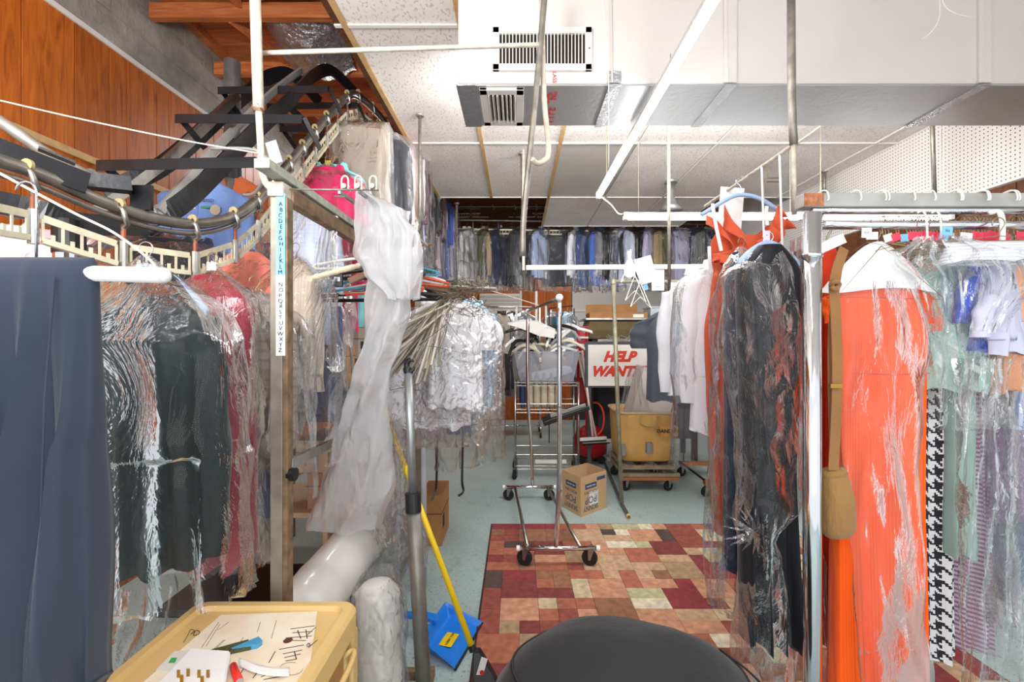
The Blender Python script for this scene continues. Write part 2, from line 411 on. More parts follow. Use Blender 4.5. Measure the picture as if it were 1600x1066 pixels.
# ---------------------------------------------------------------- duct with its registers
DUCTW = mat('white_duct_board', (214, 207, 203), .7, var=.03, vs=3, bs=.2, bscale=30)
DUCTG = foil_mat('duct_foil_facing', (196, 198, 200), .48, 30, .12)
t = thing('air_duct', 'large white rectangular air duct crossing under the tiled ceiling', 'duct', (-.26, 2.14, 2.6))
MB().box((-.255, 1.955, 2.6), (XR-.005, 2.33, 2.99)).build('duct_body', DUCTW, t, bevel=.012)
MB().box((-.25, 1.96, 2.594), (XR-.01, 2.325, 2.599)).build('underside_foil', DUCTG, t)
MB().box((-.262, 1.95, 2.590), (-.18, 2.33, 2.596)).build('foil_tape', TAPE, t)
for x, lean in ((.395, 0), (.89, 0), (1.98, 0)):
    MB().box((x, 1.945, 2.588), (x+.05, 2.33, 2.593)).build('foil_tape', TAPE, t)
    MB().box((x-.005, 1.944, 2.6), (x+.05, 1.955, 2.65 if x < .5 else 2.99)).build('foil_tape', TAPE if x < .5 else DUCTW, t, bevel=.002)
    MB().tube([(x+.01, 1.944, 2.6), (x+.006, 1.944, 2.99)], .003, 6).build('joint', DUCTW, t)
v = t
reg = MB()
x0, x1, z0, z1 = -.105, .32, 2.65, 2.835
for a, b in (((x0, z0), (x1, z0+.028)), ((x0, z1-.028), (x1, z1)), ((x0, z0), (x0+.03, z1)), ((x1-.03, z0), (x1, z1))):
    reg.box((a[0], 1.938, a[1]), (b[0], 1.954, b[1]))
rg = reg.build('front_register', OFFW, t, bevel=.003)
MB().box((x0+.025, 1.950, z0+.025), (x1-.025, 1.954, z1-.025)).build('register_recess', mat('dark_recess', (40, 28, 22), .9, var=0), t)
x = x0+.042
while x < x1-.035:
    MB().box((x-.002, 1.939, z0+.026), (x+.002, 1.951, z1-.026)).build('slat', OFFW, rg); x += .0148
for z in (2.705, 2.742, 2.78): MB().box((x0+.03, 1.9505, z-.002), (x1-.03, 1.952, z+.002)).build('cross_slat', DULL, rg)
for x in (x0+.012, x1-.012): MB().lathe((x, 1.936, 2.742), [(.004, 0), (.004, .003)], 10, 'Y').build('screw', BRASS, rg)
reg = MB(); x0, x1, y0, y1 = -.165, .03, 1.97, 2.30
for a, b in (((x0, y0), (x1, y0+.04)), ((x0, y1-.04), (x1, y1)), ((x0, y0), (x0+.035, y1)), ((x1-.035, y0), (x1, y1))):
    reg.box((a[0], a[1], 2.58), (b[0], b[1], 2.594))
rg = reg.build('lower_register', OFFW, t, bevel=.003)
MB().box((x0+.03, y0+.03, 2.590), (x1-.03, y1-.03, 2.594)).build('register_recess', mat('dark_recess', (40, 28, 22)), t)
for i in range(7):
    xx = x0+.042+i*.0185
    MB().bar((xx, y0+.038, 2.583), (xx, y1-.038, 2.583), .003, .022, (.45 if i < 3 else -.5, 0, 1)).build('slat', OFFW, rg)
text('TYPE', (.16, 2.22, 2.592), (PI, 0, -PI/2), .075, REDINK, t, extr=.0005)
text('ING', (.165, 2.04, 2.592), (PI, 0, -PI/2), .04, REDINK, t, extr=.0005)
text('RATING', (.14, 2.06, 2.592), (PI, 0, -PI/2), .024, REDINK, t, extr=.0005)
text('CLASS', (.16, 1.952, 2.635), (PI/2, PI/2, 0), .024, REDINK, t, extr=.0005)
# lamps
def tube_lamp(label, a, b, r=.017):
    a, b = Vector(a), Vector(b)
    t = thing('strip_lamp', label, 'lamp', tuple(a))
    u = (b-a).normalized(); up = Vector((0, 0, 1))
    MB().bar(a, b, .034, .02).build('housing', WHITE, t)
    MB().tube([a+u*.03-up*.018, b-u*.03-up*.018], r, 10).build('glowing_tube', EMIT, t, smooth=True)
    for p, q in ((a, a+u*.03), (b-u*.03, b)): MB().bar(p-up*.012, q-up*.012, .04, .05).build('end_cap', PLASTW, t, bevel=.004)
tube_lamp('long glowing LED tube running from the duct towards the back under the ceiling', (.59, .85, 2.535), (.59, 3.3, 2.555), .017)
tube_lamp('glowing horizontal LED tube behind the rust dress, left of the rack post', (.70, 3.0, 2.325), (1.88, 3.0, 2.325))
tube_lamp('glowing horizontal LED tube seen above the chrome rack rail at right', (1.94, 3.0, 2.325), (3.12-.25, 3.0, 2.325))
o = MB().tube(catmull([(.59, 3.3, 2.55), (.66, 3.22, 2.46), (.69, 3.1, 2.36), (.71, 3.0, 2.33)], 6), .004, 6).build('lamp_cable', PLASTW, smooth=True); tag(o, 'short white cable linking the long LED tube to the horizontal one', 'cable')
for x, y in ((.59, 3.0), (.59, 1.75)):
    o = MB().tube([(x, y, 2.56), (x, y, 2.6 if y < 2 else 3.0)], .0015, 5).build('suspension_wire', WIRE); tag(o, 'thin wire holding up the %s end of the long LED tube' % ('far' if y > 2 else 'near'), 'wire')
for x in (.8, 1.8, 2.0, 2.8):
    o = MB().tube([(x, 3.0, 2.33), (x, 3.0, 3.0)], .0012, 5).build('suspension_wire', WIRE); tag(o, 'thin wire hanging a horizontal LED tube from the ceiling', 'wire', 'wires above the horizontal LED tubes')
# ---------------------------------------------------------------- hanging pipes and rods
def rod(name, label, cat, pts, r, m, n=10, group=None, sm=6):
    pts = catmull(pts, sm) if sm > 1 and len(pts) > 2 else pts
    return tag(MB().tube(pts, r, n).build(name, m, smooth=True), label, cat, group)
PAINTPIPE = mat('chipped_white_pipe', (196, 186, 170), .6, .1, .22, 30)
t = thing('hanging_pipe', 'white painted pipe with hooked end hanging at upper left', 'pipe', tuple(P(397, -40, 1.45)))
MB().tube([P(397, -60, 1.45), P(404, 170, 1.45)], .0165, 12).build('upper_pipe', PAINTPIPE, t, smooth=True)
MB().tube(catmull([P(404, 165, 1.45), P(408, 240, 1.45), P(411, 275, 1.45), P(421, 292, 1.44), P(432, 284, 1.43)], 6), .0105, 10).build('hooked_pipe', PAINTPIPE, t, smooth=True)
MB().tube([P(403, 165, 1.45)+Vector((.017*math.cos(a*1.3), .017*math.sin(a*1.3), .0025*math.sin(a*3.7)-.0011*a)) for a in range(20)], .0018, 5).build('wire_binding', mat('rusty_wire', (140, 96, 70), .7), t)
rod('cross_pipe', 'thin white horizontal pipe tied to the hanging pipe, crossing in front of the vent', 'pipe', [P(408, 83, 1.5), P(640, 76, 1.52), P(842, 70, 1.54)], .0075, PAINTPIPE)
rod('hanging_rod', 'long grey metal rod leaning in front of the front vent', 'rod', [P(853, -30, 1.7), P(838, 140, 1.72), P(819, 330, 1.75), P(817, 400, 1.76)], .0115, DULL, sm=4)
rod('hooked_pipe', 'white hooked pipe hanging beside the long grey rod', 'pipe', [P(846, -30, 1.74), P(849, 120, 1.74), P(851, 165, 1.74), P(857, 235, 1.72), P(849, 252, 1.7), P(838, 255, 1.68), P(831, 248, 1.66)], .0105, PAINTPIPE)
def flanged(label, px, py0, py1, Y, r, px1=None):
    t = thing('ceiling_rod', label, 'rod', tuple(P(px, py1, Y)))
    top = P(px, py0, Y); top.z = 3.0
    MB().tube([top, P(px1 or px, py1, Y)], r, 10).build('rod', DULL, t, smooth=True)
    MB().lathe(top, [(.028, -.001), (.026, -.008), (r*1.3, -.012)], 14).build('flange', DULL, t)
    return t
flanged('thin rod hanging from the ceiling in front of the dark suits at left', 656, 180, 400, 3.04, .011)
flanged('thin rod hanging from the ceiling between the two left ceiling strips', 815, 240, 450, 3.67, .011, 819)
flanged('thin rod hanging from the ceiling near the pegboard corner', 1288, 268, 306, 4.05, .016)
flanged('double rod hanging in front of the right pegboard wall', 1455, 198, 306, 2.75, .012, 1460)
flanged('thin rod hanging near the white shirts in the back row', 714, 300, 465, 5.0, .012)
flanged('white rod hanging in front of the LED tube', 1044, 120, 470, 2.9, .011, 1046)
t = thing('ceiling_cone', 'small grey cone fitting on the ceiling above the horizontal LED tube', 'fitting', tuple(P(1048, 300, 4.3)))
c_ = P(1048, 300, 4.3); c_.z = 3.0
MB().lathe(c_, [(.03, 0), (.03, -.14), (.06, -.22), (.11, -.28)], 20).build('cone', GALV, t, smooth=True); MB().cyl(c_+Vector((0, 0, -.001)), c_+Vector((0, 0, -.02)), .06).build('rose', GALV, t)
rod('hanging_pipe', 'pipe hanging from the ceiling to the slanting hook rail at right', 'pipe', [P(1236, -30, 1.6), P(1237, 150, 1.6), P(1240, 226, 1.6)], .0135, DULL, sm=2)
rod('hanging_pipe', 'slim white pipe continuing down from the hook rail to the rack top', 'pipe', [P(1240, 226, 1.6), P(1241, 335, 1.6)], .008, PAINTPIPE, sm=1)
a, b = P(1240, 226, 1.6), Vector((.97*1.0, 2.35, 2.19))
t = thing('hook_rail', 'thin white rail sloping back from the hanging pipe above the rust dress', 'rail', tuple(a))
MB().tube([a, b], .007, 8).build('rail', PAINTPIPE, t, smooth=True)
for px, py, Y, L in ((1190, 262, 1.8, .30), (1218, 244, 1.68, .34)):
    p = P(px, py, Y); MB().tube([p+Vector((0, 0, .005)), p+Vector((.01, 0, -L))], .004, 6).build('drop_rod', PLASTW, t)
p = P(1200, 262, 1.75); MB().tube([p, p+Vector((0, 0, -.04)), p+Vector((.05, 0, -.04)), p+Vector((.05, 0, -.005)), p+Vector((.05, 0, -.055)), p+Vector((-.005, 0, -.055))], .002, 6).build('wire_bracket', WIRE, t)
rod('suspension_line', 'thin nylon line hanging left of the long LED tube', 'line', [P(938, -20, 1.6), P(950, 100, 1.62), P(951, 262, 1.65)], .0012, PLASTW, 5)
rod('loose_thread', 'curled white thread dangling in front of the duct at upper right', 'thread', [P(1466, -20, 1.7), P(1468, 25, 1.7), P(1455, 50, 1.7), P(1440, 61, 1.7)], .0015, PLASTW, 5)
rod('loose_thread', 'short white thread curling right in front of the duct', 'thread', [P(1471, -20, 1.7), P(1475, 8, 1.7), P(1495, 22, 1.7), P(1520, 27, 1.7)], .0015, PLASTW, 5)
STRING = mat('cotton_string', (226, 206, 190), .9, var=0)
rod('string_line', 'pale string stretched from upper left to the hooked pipe', 'string', [P(-30, 150, 1.3), P(130, 187, 1.35), P(290, 220, 1.4), P(407, 240, 1.44)], .0022, STRING, 6)
rod('string_line', 'second pale string sagging across the slotted rail at far left', 'string', [P(-30, 255, .95), P(110, 330, 1.0), P(180, 365, 1.03), P(236, 408, 1.05), P(242, 424, 1.05)], .003, STRING, 6)
rod('string_line', 'long thin string sloping across the back wood panelling', 'string', [P(715, 437, 5.2), P(770, 455, 5.2), P(845, 478, 5.0)], .006, STRING, 6)
# square bar across the back and its drop
t = thing('garment_rail', 'pale square bar spanning the room in front of the back row of clothes', 'rail', tuple(P(822, 419, 3.6)))
a, b = P(822, 418.5, 3.6), P(1172, 416.5, 3.6)
MB().bar(a, b, .03, .036).build('bar', WHITE, t, bevel=.003)
MB().bar(a+Vector((-.02, 0, -.02)), a+Vector((-.02, 0, 1.5)), .02, .012).build('hanger_strap', DULL, t)
# ---------------------------------------------------------------- conveyor
RAIL = mat('worn_track_steel', (132, 128, 120), .35, .8, .25, 20)
track = [P(-90, 222, .9), P(-30, 243, 1.0), P(60, 272, 1.12), P(160, 315, 1.25), P(235, 340, 1.36), P(300, 350, 1.47), P(350, 343, 1.6), P(390, 322, 1.76), P(425, 285, 1.95), P(470, 232, 2.25), P(510, 183, 2.55), P(543, 149, 2.85), P(560, 148, 3.02), P(590, 175, 3.3), P(612, 205, 3.7), P(640, 250, 4.5), P(662, 290, 5.5), P(676, 315, 6.3), P(700, 323, 6.75), P(740, 323, 6.9), P(850, 323, 6.9), P(950, 325, 6.9), P(1095, 329, 6.9)]
tr = catmull(track, 8)
cv = thing('garment_conveyor', 'overhead motorised garment conveyor curving from near left to the back wall', 'conveyor', tuple(tr[0]))
MB().tube(tr, .017, 10).build('upper_track', RAIL, cv, smooth=True)
MB().tube([p+Vector((0, 0, -.03)) for p in tr], .008, 8).build('lower_track', RAIL, cv, smooth=True)
L = [0]
for i in range(1, len(tr)): L.append(L[-1]+(tr[i]-tr[i-1]).length)
def at(s):
    for i in range(1, len(tr)):
        if L[i] >= s: return tr[i-1].lerp(tr[i], (s-L[i-1])/max(L[i]-L[i-1], 1e-9))
    return tr[-1]
RUSTY = mat('red_oxide_spindle', (140, 78, 56), .6, .3, .2, 30)
def link(a, b, parent):
    """one slotted hanger panel between two joints"""
    d = (b-a).normalized(); up = Vector((0, 0, 1)); Ln = (b-a).length; mb = MB()
    A = a+d*.018; B = b-d*.018
    mb.bar(A-up*.010, B-up*.010, .004, .018)
    mb.bar(A-up*.066, B-up*.066, .016, .014)
    n = max(3, int(Ln/.043))
    for k in range(n+1):
        q = A.lerp(B, k/n); mb.bar(q-up*.012, q-up*.066, .003, .006, d)
        if k < n:
            q = A.lerp(B, (k+.5)/n); mb.bar(q-up*.06, q-up*.044, .004, .008, d)
    return mb.build('slotted_link', GREYL, parent)
def joint(top, a, parent):
    up = Vector((0, 0, 1))
    j = MB().cyl(a+up*.004, a-up*.08, .011, 10).build('joint', STEEL, parent, smooth=False)
    MB().cyl(a+up*.045, a, .0065, 8).build('spindle', RUSTY, j)
    c = top+Vector((.006, 0, .006))
    MB().lathe(c+Vector((0, -.024, .004)), [(.004, 0), (.015, .001), (.015, .009), (.004, .010)], 14, 'Y').build('wheel', mat('trolley_wheel', (150, 136, 96), .4), j)
    MB().tube([c+Vector((0, -.02, .004)), c+Vector((.012, -.02, -.02)), c+Vector((.012, -.008, -.05)), a+up*.045, a+up*.03], [.006, .007, .008, .008, .006], 8).build('hook', STEEL, j, smooth=True)
s = .02; stp = .2; prev = None
while s < L[-1]:
    top = at(s); a = top+Vector((0, 0, -.095))
    joint(top, a, cv)
    if prev is not None: link(prev, a, cv)
    prev = a; s += stp if top.y < 3.2 else .33
# return run of the conveyor at the back, lower
r2 = [P(660, 345, 6.2), P(720, 344, 6.3), P(1000, 348, 6.3), P(1128, 351, 6.3)]
cv2 = thing('garment_conveyor', 'lower return rail of the conveyor carrying the back row of clothes', 'conveyor', tuple(r2[0]))
MB().tube(r2, .016, 8).build('track', RAIL, cv2, smooth=True)
n_ = 12
for k in range(n_):
    a = r2[0].lerp(r2[-1], k/n_)+Vector((0, 0, -.1)); b = r2[0].lerp(r2[-1], (k+1)/n_)+Vector((0, 0, -.1))
    link(a, b, cv2); j = MB().cyl(a+Vector((0, 0, .09)), a-Vector((0, 0, .07)), .01, 8).build('joint', STEEL, cv2)
# second slotted run at far left, lower
a0, a1 = P(-60, 455, 1.9), P(95, 400, 1.9)
cv3 = thing('garment_conveyor', 'short slotted rail piece seen behind the navy trousers at far left', 'conveyor', tuple(a0))
for k in range(4): link(a0.lerp(a1, k/4), a0.lerp(a1, (k+1)/4), cv3)
# conveyor support framing
fr = thing('conveyor_frame', 'black steel inclined frame of cross angles carrying the conveyor up to the joists', 'frame', tuple(P(200, 330, 1.8)))
def arcpts(pts, n=8): return catmull(pts, n)
def strip(name, pts, wd, ht, m, parent, up=(0, 0, 1)):
    mb = MB(); pts = [Vector(p) for p in pts]; rings = []
    for i, p in enumerate(pts):
        d = (pts[min(i+1, len(pts)-1)]-pts[max(i-1, 0)]).normalized(); sd = d.cross(Vector(up)).normalized()*wd/2; u = sd.cross(d).normalized()*ht/2
        rings.append([p-sd-u, p+sd-u, p+sd+u, p-sd+u])
    return mb.loft(rings, True, True).build(name, m, parent)
strip('side_channel', arcpts([P(175, 330, 1.75), P(240, 338, 1.75), P(300, 305, 1.85), P(400, 205, 2.2), P(455, 155, 2.5), P(490, 118, 2.9), P(520, 112, 3.1), P(560, 150, 3.3)]), .012, .075, BLKPAINT, fr)
strip('side_channel', arcpts([P(160, 300, 2.1), P(250, 262, 2.25), P(335, 190, 2.5), P(400, 135, 2.9), P(430, 117, 3.05), P(460, 120, 3.2), P(500, 160, 3.4)]), .012, .085, BLKPAINT, fr)
strip('side_channel', arcpts([P(150, 330, 1.9), P(210, 290, 2.0), P(280, 235, 2.15), P(370, 150, 2.5)]), .03, .04, STEEL, fr)
strip('side_channel', arcpts([P(250, 330, 1.75), P(330, 240, 1.95), P(420, 150, 2.4), P(470, 110, 2.8)]), .02, .03, GREYP, fr)
def angle(a, b, parent, flip=1):
    d = (b-a).normalized(); mb = MB()
    mb.bar(a, b, .05, .004); mb.bar(a+Vector((0, -.024, -.02)), b+Vector((0, -.024, -.02)), .004, .036)
    o = mb.build('cross_angle', BLKPAINT, parent)
    for p in (a, b):
        MB().bar(p, p+Vector((.05 if p is a else .03, .10, -.10)), .004, .03).build('brace', BLKPAINT, o)
    MB().lathe(b+Vector((-.05, 0, .002)), [(.006, 0), (.006, .004)], 8).build('bolt', CHROME, o)
angle(P(160, 255, 1.7), P(405, 250, 1.7), fr); angle(P(280, 183, 2.05), P(475, 184, 2.05), fr)
angle(P(345, 140, 2.5), P(515, 138, 2.5), fr); angle(P(420, 165, 2.9), P(560, 163, 2.9), fr)
angle(P(440, 200, 3.0), P(520, 198, 3.0), fr)
MB().bar(P(415, 330, 2.0)+Vector((0, .3, 0)), P(560, 160, 3.0)+Vector((0, .2, 0)), .01, .06).build('brace', BLKPAINT, fr)
MB().bar(P(455, 170, 2.7), P(545, 255, 2.9), .008, .04).build('brace', BLKPAINT, fr)
fl = thing('drive_frame', 'dark grey steel plates and pipe of the conveyor drive at far left', 'frame', tuple(P(0, 260, 1.1)))
MB().bar(P(-80, 205, 1.0), P(138, 287, 1.2), .006, .058).build('guard_plate', BLKPAINT, fl, bevel=.002)
MB().bar(P(60, 232, 1.15), P(118, 256, 1.2), .03, .006).build('bracket', BLKPAINT, fl)
MB().bar(P(128, 282, 1.25), P(205, 290, 1.32), .05, .04).build('bracket', BLKPAINT, fl)
MB().box(P(203, 328, 1.34), P(238, 290, 1.345)+Vector((0, .006, 0))).build('bracket', BLKPAINT, fl)
MB().tube(catmull([P(-60, 160, 1.2), P(0, 190, 1.2), P(70, 238, 1.25), P(138, 275, 1.33), P(150, 280, 1.35)], 5), .016, 12).build('pipe', DULL, fl, smooth=True)
MB().lathe(P(138, 275, 1.34), [(.021, -.012), (.021, .012)], 14, 'X').build('coupling', DULL, fl)
strip('curved_channel', arcpts([P(-60, 305, 1.35), P(60, 330, 1.4), P(130, 350, 1.5), P(230, 352, 1.65)]), .012, .07, BLKPAINT, fl)
strip('red_strip', arcpts([P(-60, 295, 1.5), P(30, 318, 1.5), P(90, 333, 1.5), P(130, 350, 1.55)]), .008, .012, RUSTY, fl)
MB().tube(catmull([P(330, 232, 1.6), P(400, 235, 1.6), P(418, 262, 1.62), P(400, 300, 1.7), P(380, 305, 1.75)], 5), .006, 8).build('cable_loop', GREYP, fl, smooth=True)
# posts
t = thing('support_post', 'thick galvanised post with black sleeve rising beside the white hooked pipe', 'post', (-1.69, 2.7, 0))
MB().cyl((-1.69, 2.7, 0.03), (-1.69, 2.7, 3.15), .044, 20).build('pole', GALV, t, smooth=True)
MB().cyl((-1.69, 2.7, 2.45), (-1.69, 2.7, 2.68), .052, 20).build('sleeve', BLACK, t)
MB().cyl((-1.69, 2.7, .05), (-1.69, 2.7, .36), .056, 20).build('foot_sleeve', BLACK, t)
MB().box((-1.95, 2.45, 0), (-1.25, 2.95, .05)).build('base_plate', BLKPAINT, t, bevel=.006)
t = thing('support_post', 'black sleeved post with chrome band behind the navy trousers', 'post', (-1.28, 1.3, 0))
MB().cyl((-1.28, 1.3, .02), (-1.28, 1.3, 1.76), .026, 16).build('pole', GALV, t, smooth=True)
MB().cyl((-1.28, 1.3, 1.745), (-1.28, 1.3, 1.84), .037, 20).build('sleeve', BLACK, t); MB().cyl((-1.28, 1.3, 1.70), (-1.28, 1.3, 1.745), .034, 20).build('band', CHROME, t)
MB().box((-1.4, 1.2, 0), (-1.16, 1.4, .02)).build('base_plate', BLKPAINT, t)
# ---------------------------------------------------------------- garments
def sgn(x): return -1 if x < 0 else 1
def body_rings(prof, n=40, A=.012, k=3, ph=0, rows=26, seed=0, cy=0):
    """prof: (t, z, hw, dep, fold)"""
    rings = []
    for i in range(rows+1):
        t = i/rows; z, hw, dep, fa = interp(prof, t); ring = []
        for j in range(n):
            a = 2*PI*j/n; c, s = math.cos(a), math.sin(a)
            x = hw*sgn(c)*abs(c)**.8; y = dep*sgn(s)*abs(s)**.75
            u = x/max(hw, .01)
            f = fa*A*(math.sin(k*PI*u+ph+.8*t)+.6*math.sin((k*1.9)*PI*u+2*ph+1.7*t)+1.6*nz(u*2.1+seed, t*2.2, seed*.7+(2 if s > 0 else 0)))
            y += f*(1-abs(c)**6); x += fa*A*.5*nz(t*4, seed+3*sgn(c), 1.3)*abs(c)
            ring.append((x, y+cy, z+(fa*A*.5*math.sin(k*PI*u+ph) if i == rows else 0)))
        rings.append(ring)
    return rings
def sleeve(side, hw, z0, length, spread, r0, r1, seed, n=14, fwd=0):
    rings = []; N = 16; pts = []
    for i in range(N+1):
        t = i/N
        x = side*(hw-.045+(spread)*min(1, t*2.2)**.8+.012*nz(t*3, seed)); z = z0-length*t**1.05; y = fwd*t+.015*nz(t*2.5, seed+9)
        pts.append(Vector((x, y, z)))
    for i, p in enumerate(pts):
        t = i/N; rx = r0+(r1-r0)*t; ry = rx*.62; ring = []
        for j in range(n):
            a = 2*PI*j/n; w_ = 1+.22*nz(math.cos(a)*1.3+seed, math.sin(a)*1.3, t*5)
            ring.append(p+Vector((rx*w_*math.cos(a), ry*w_*math.sin(a), side*.25*rx*math.cos(a)*(-1 if t < .15 else 0))))
        rings.append(ring)
    return rings
def hook_mb(z0=-.005, zb=-.085, r=.017):
    pts = [Vector((-r, 0, -r*1.4))]+[Vector((-r*math.cos(a), 0, r*math.sin(a)-r)) for a in [i*PI/8 for i in range(0, 11)]]+[Vector((.003, 0, -.045)), Vector((0, 0, zb))]
    return MB().tube(pts, .0016, 6)
def hanger_parts(root, kind, hw, drop, m=None, top=-.075):
    hm = {'wire': WIRE, 'blue': CHROME, 'white': CHROME, 'black': CHROME}.get(kind, WIRE)
    hook_mb(zb=top-.005).build('hanger_hook', hm, root, local=True, smooth=True)
    if kind == 'wire':
        MB().tube([(0, 0, top), (-hw*.93, 0, top-drop*1.1), (hw*.93, 0, top-drop*1.1), (0, 0, top)], .0014, 5).build('hanger_frame', m or WIRE, root, local=True)
    else:
        pm = m or {'blue': mat('pale_blue_plastic', (166, 190, 228), .3, var=0), 'white': PLASTW, 'black': BLACK}[kind]
        pts = [Vector((x*hw*1.0, 0, top-drop*1.05*abs(x)**1.7+.004)) for x in [i/8-1 for i in range(17)]]
        rings = []
        for p in pts:
            u = abs(p.x)/hw; h = .013+.004*(1-u); d = .009
            rings.append([p+Vector((0, d*math.cos(a), h*math.sin(a))) for a in [j*2*PI/10 for j in range(10)]])
        MB().loft(rings, True, True).build('hanger_frame', pm, root, local=True, smooth=True)
def garment(name, label, cat, loc, yaw, hw, L, m, sleeves='long', drop=.07, top=-.085, neck=.07, dep=.05, flare=.95, A=.012, k=3, bag=None, bagL=None, hanger='wire',
            group=None, collar=True, seed=None, placket=None, waist=.9, slen=None, tagm=None, tilt=0, bagm=None, sm=None, bagdep=1.0, inset=None, shoulder=1.0, bust=1.0):
    if seed is None: seed = random.uniform(0, 90)
    r = thing(name, label, cat, tuple(loc), yaw or 1e-6, group); r.rotation_euler = (0, tilt, yaw)
    z = top
    neck = min(neck, hw*.45); prof = [(0, z+.012, neck*.8, dep*.75, .0), (.03, z-.006, neck*1.15, dep*.85, .1), (.10, z-drop*.75, hw*.86*shoulder, dep*.9, .2), (.14, z-drop-.02, hw*shoulder, dep, .3),
            (.26, z-drop-.16, hw*.93*bust, dep*1.15, .6), (.5, z-(drop+L)*.5, hw*waist, dep*1.1, .9), (1, z-L, hw*flare, dep*1.2, 1.5)]
    rows = 26 if L < 1 else 40
    MB().loft(body_rings(prof, 44, A, k, seed, rows, seed), False, False).build('body', m, r, True, True)
    if sleeves != 'none':
        sl = slen or (.56 if sleeves == 'long' else .2); w0 = (.075 if sleeves == 'long' else .085)*min(1, hw/.17)
        for s_ in (-1, 1):
            MB().loft(sleeve(s_, hw, z-drop+.01, sl, .035 if sleeves == 'long' else .07, w0, .6*w0 if sleeves == 'long' else .92*w0, seed+s_, fwd=.02), True, False).build('sleeve', sm or m, r, True, True)
    if collar:
        rings = []; cs_ = min(1, hw/.15)
        for i, (rr, zz) in enumerate(((.062, .0), (.066, .03), (.08, .026), (.09, -.012))):
            rings.append([(rr*cs_*math.cos(a)*1.05, (rr*cs_*.62)*math.sin(a), z+zz-.02*(math.sin(a) < -.6)) for a in [j*2*PI/24 for j in range(24)]])
        MB().loft(rings).build('collar', sm or m, r, True, True)
    if placket:
        ys = -dep*1.16
        pl = MB(); rings = []
        for i in range(12):
            zz = z-.04-(L-.06)*i/11; rings.append([(-.014, ys-.006, zz), (.014, ys-.006, zz), (.014, ys+.004, zz), (-.014, ys+.004, zz)])
        p_ = pl.loft(rings, True, True).build('placket', m, r, local=True)
        for i in range(7): MB().lathe((0, ys-.008, z-.07-(L-.14)*i/6), [(.0055, 0), (.0055, .002)], 10, 'Y').build('button', placket, p_, local=True)
    hanger_parts(r, hanger, hw*.96 if hanger != 'wire' else hw*.9, drop, top=top+.012)
    if tagm:
        MB().box((-.016, -.004, top+.03), (.014, -.001, top+.055)).build('paper_tag', tagm, r, local=True)
    if bag:
        bL = bagL or L+.1; n = 56; rings = []; ex = .075 if sleeves != 'none' else .03
        bp = [(0, top+.05, .012, .012), (.05, top+.02, .04, .03), (.13, top-drop*.8, hw*.92+ex*.6, dep+.03), (.2, top-drop-.06, hw+ex, dep+.05), (.6, top-bL*.55, hw+ex+.01, (dep+.055)*bagdep), (1, top-bL, hw+ex+.015, (dep+.05)*bagdep)]
        R_ = 34
        for i in range(R_+1):
            t = i/R_; zz, bw, bd = interp(bp, t); ring = []
            for j in range(n):
                a = 2*PI*j/n; c, s = math.cos(a), math.sin(a); wv = min(1, t*5)
                q = nz(c*2.4+seed, s*2.4+t*1.3, t*6+seed)*.022*wv+nz(c*7, s*7+seed, t*3)*.010*wv
                if i >= R_-1: q += .01*math.sin(j*2.3)
                ring.append((bw*sgn(c)*abs(c)**.75+q*c, bd*sgn(s)*abs(s)**.8+q*1.2*s+(.012*math.sin(5*PI*c+seed)*t if abs(c) < .9 else 0), zz+(.012*nz(c*3, s*3, seed) if i == R_ else 0)))
            rings.append(ring)
        MB().loft(rings).build('plastic_cover', bagm or FILM, r, True, True)
    return r
def folded(name, label, cat, loc, yaw, hw, L, m, dep=.035, A=.01, k=2, bag=None, bagL=None, top=-.13, group=None, hanger=True, seed=None, bagm=None, flare=1.04, creases=True):
    """trousers or cloth folded over a hanger bar"""
    if seed is None: seed = random.uniform(0, 90)
    r = thing(name, label, cat, tuple(loc), yaw or 1e-6, group)
    prof = [(0, top+.012, hw*.97, .006, 0), (.02, top+.006, hw*.99, dep*.5, .05), (.07, top-.02, hw, dep*.7, .1), (.4, top-L*.4, hw*1.0, dep, .7), (1, top-L, hw*flare, dep*1.25, 1.4)]
    MB().loft(body_rings(prof, 44, A, k, seed, 30, seed), True, False).build('cloth', m, r, True, True)
    if hanger:
        hook_mb(zb=-.06).build('hanger_hook', WIRE, r, local=True, smooth=True)
        MB().tube([(0, 0, -.055), (-hw*1.0, 0, top+.015), (hw*1.0, 0, top+.015), (0, 0, -.055)], .0015, 5).build('hanger_frame', WIRE, r, local=True)
    if bag:
        bL = bagL or L+.08; rings = []; n = 48
        for i in range(27):
            t = i/26; zz, bw, bd = interp([(0, -.03, .012, .012), (.12, top+.01, hw*.96, dep+.01), (.18, top-.04, hw+.02, dep+.03), (1, top-bL, hw+.03, dep+.05)], t)
            rings.append([(bw*sgn(math.cos(a))*abs(math.cos(a))**.75+.012*nz(math.cos(a)*4, t*5, seed), bd*math.sin(a)+.02*nz(math.cos(a)*3+seed, math.sin(a), t*5)*min(1, t*5), zz) for a in [j*2*PI/n for j in range(n)]])
        MB().loft(rings).build('plastic_cover', bagm or FILM, r, True, True)
    return r
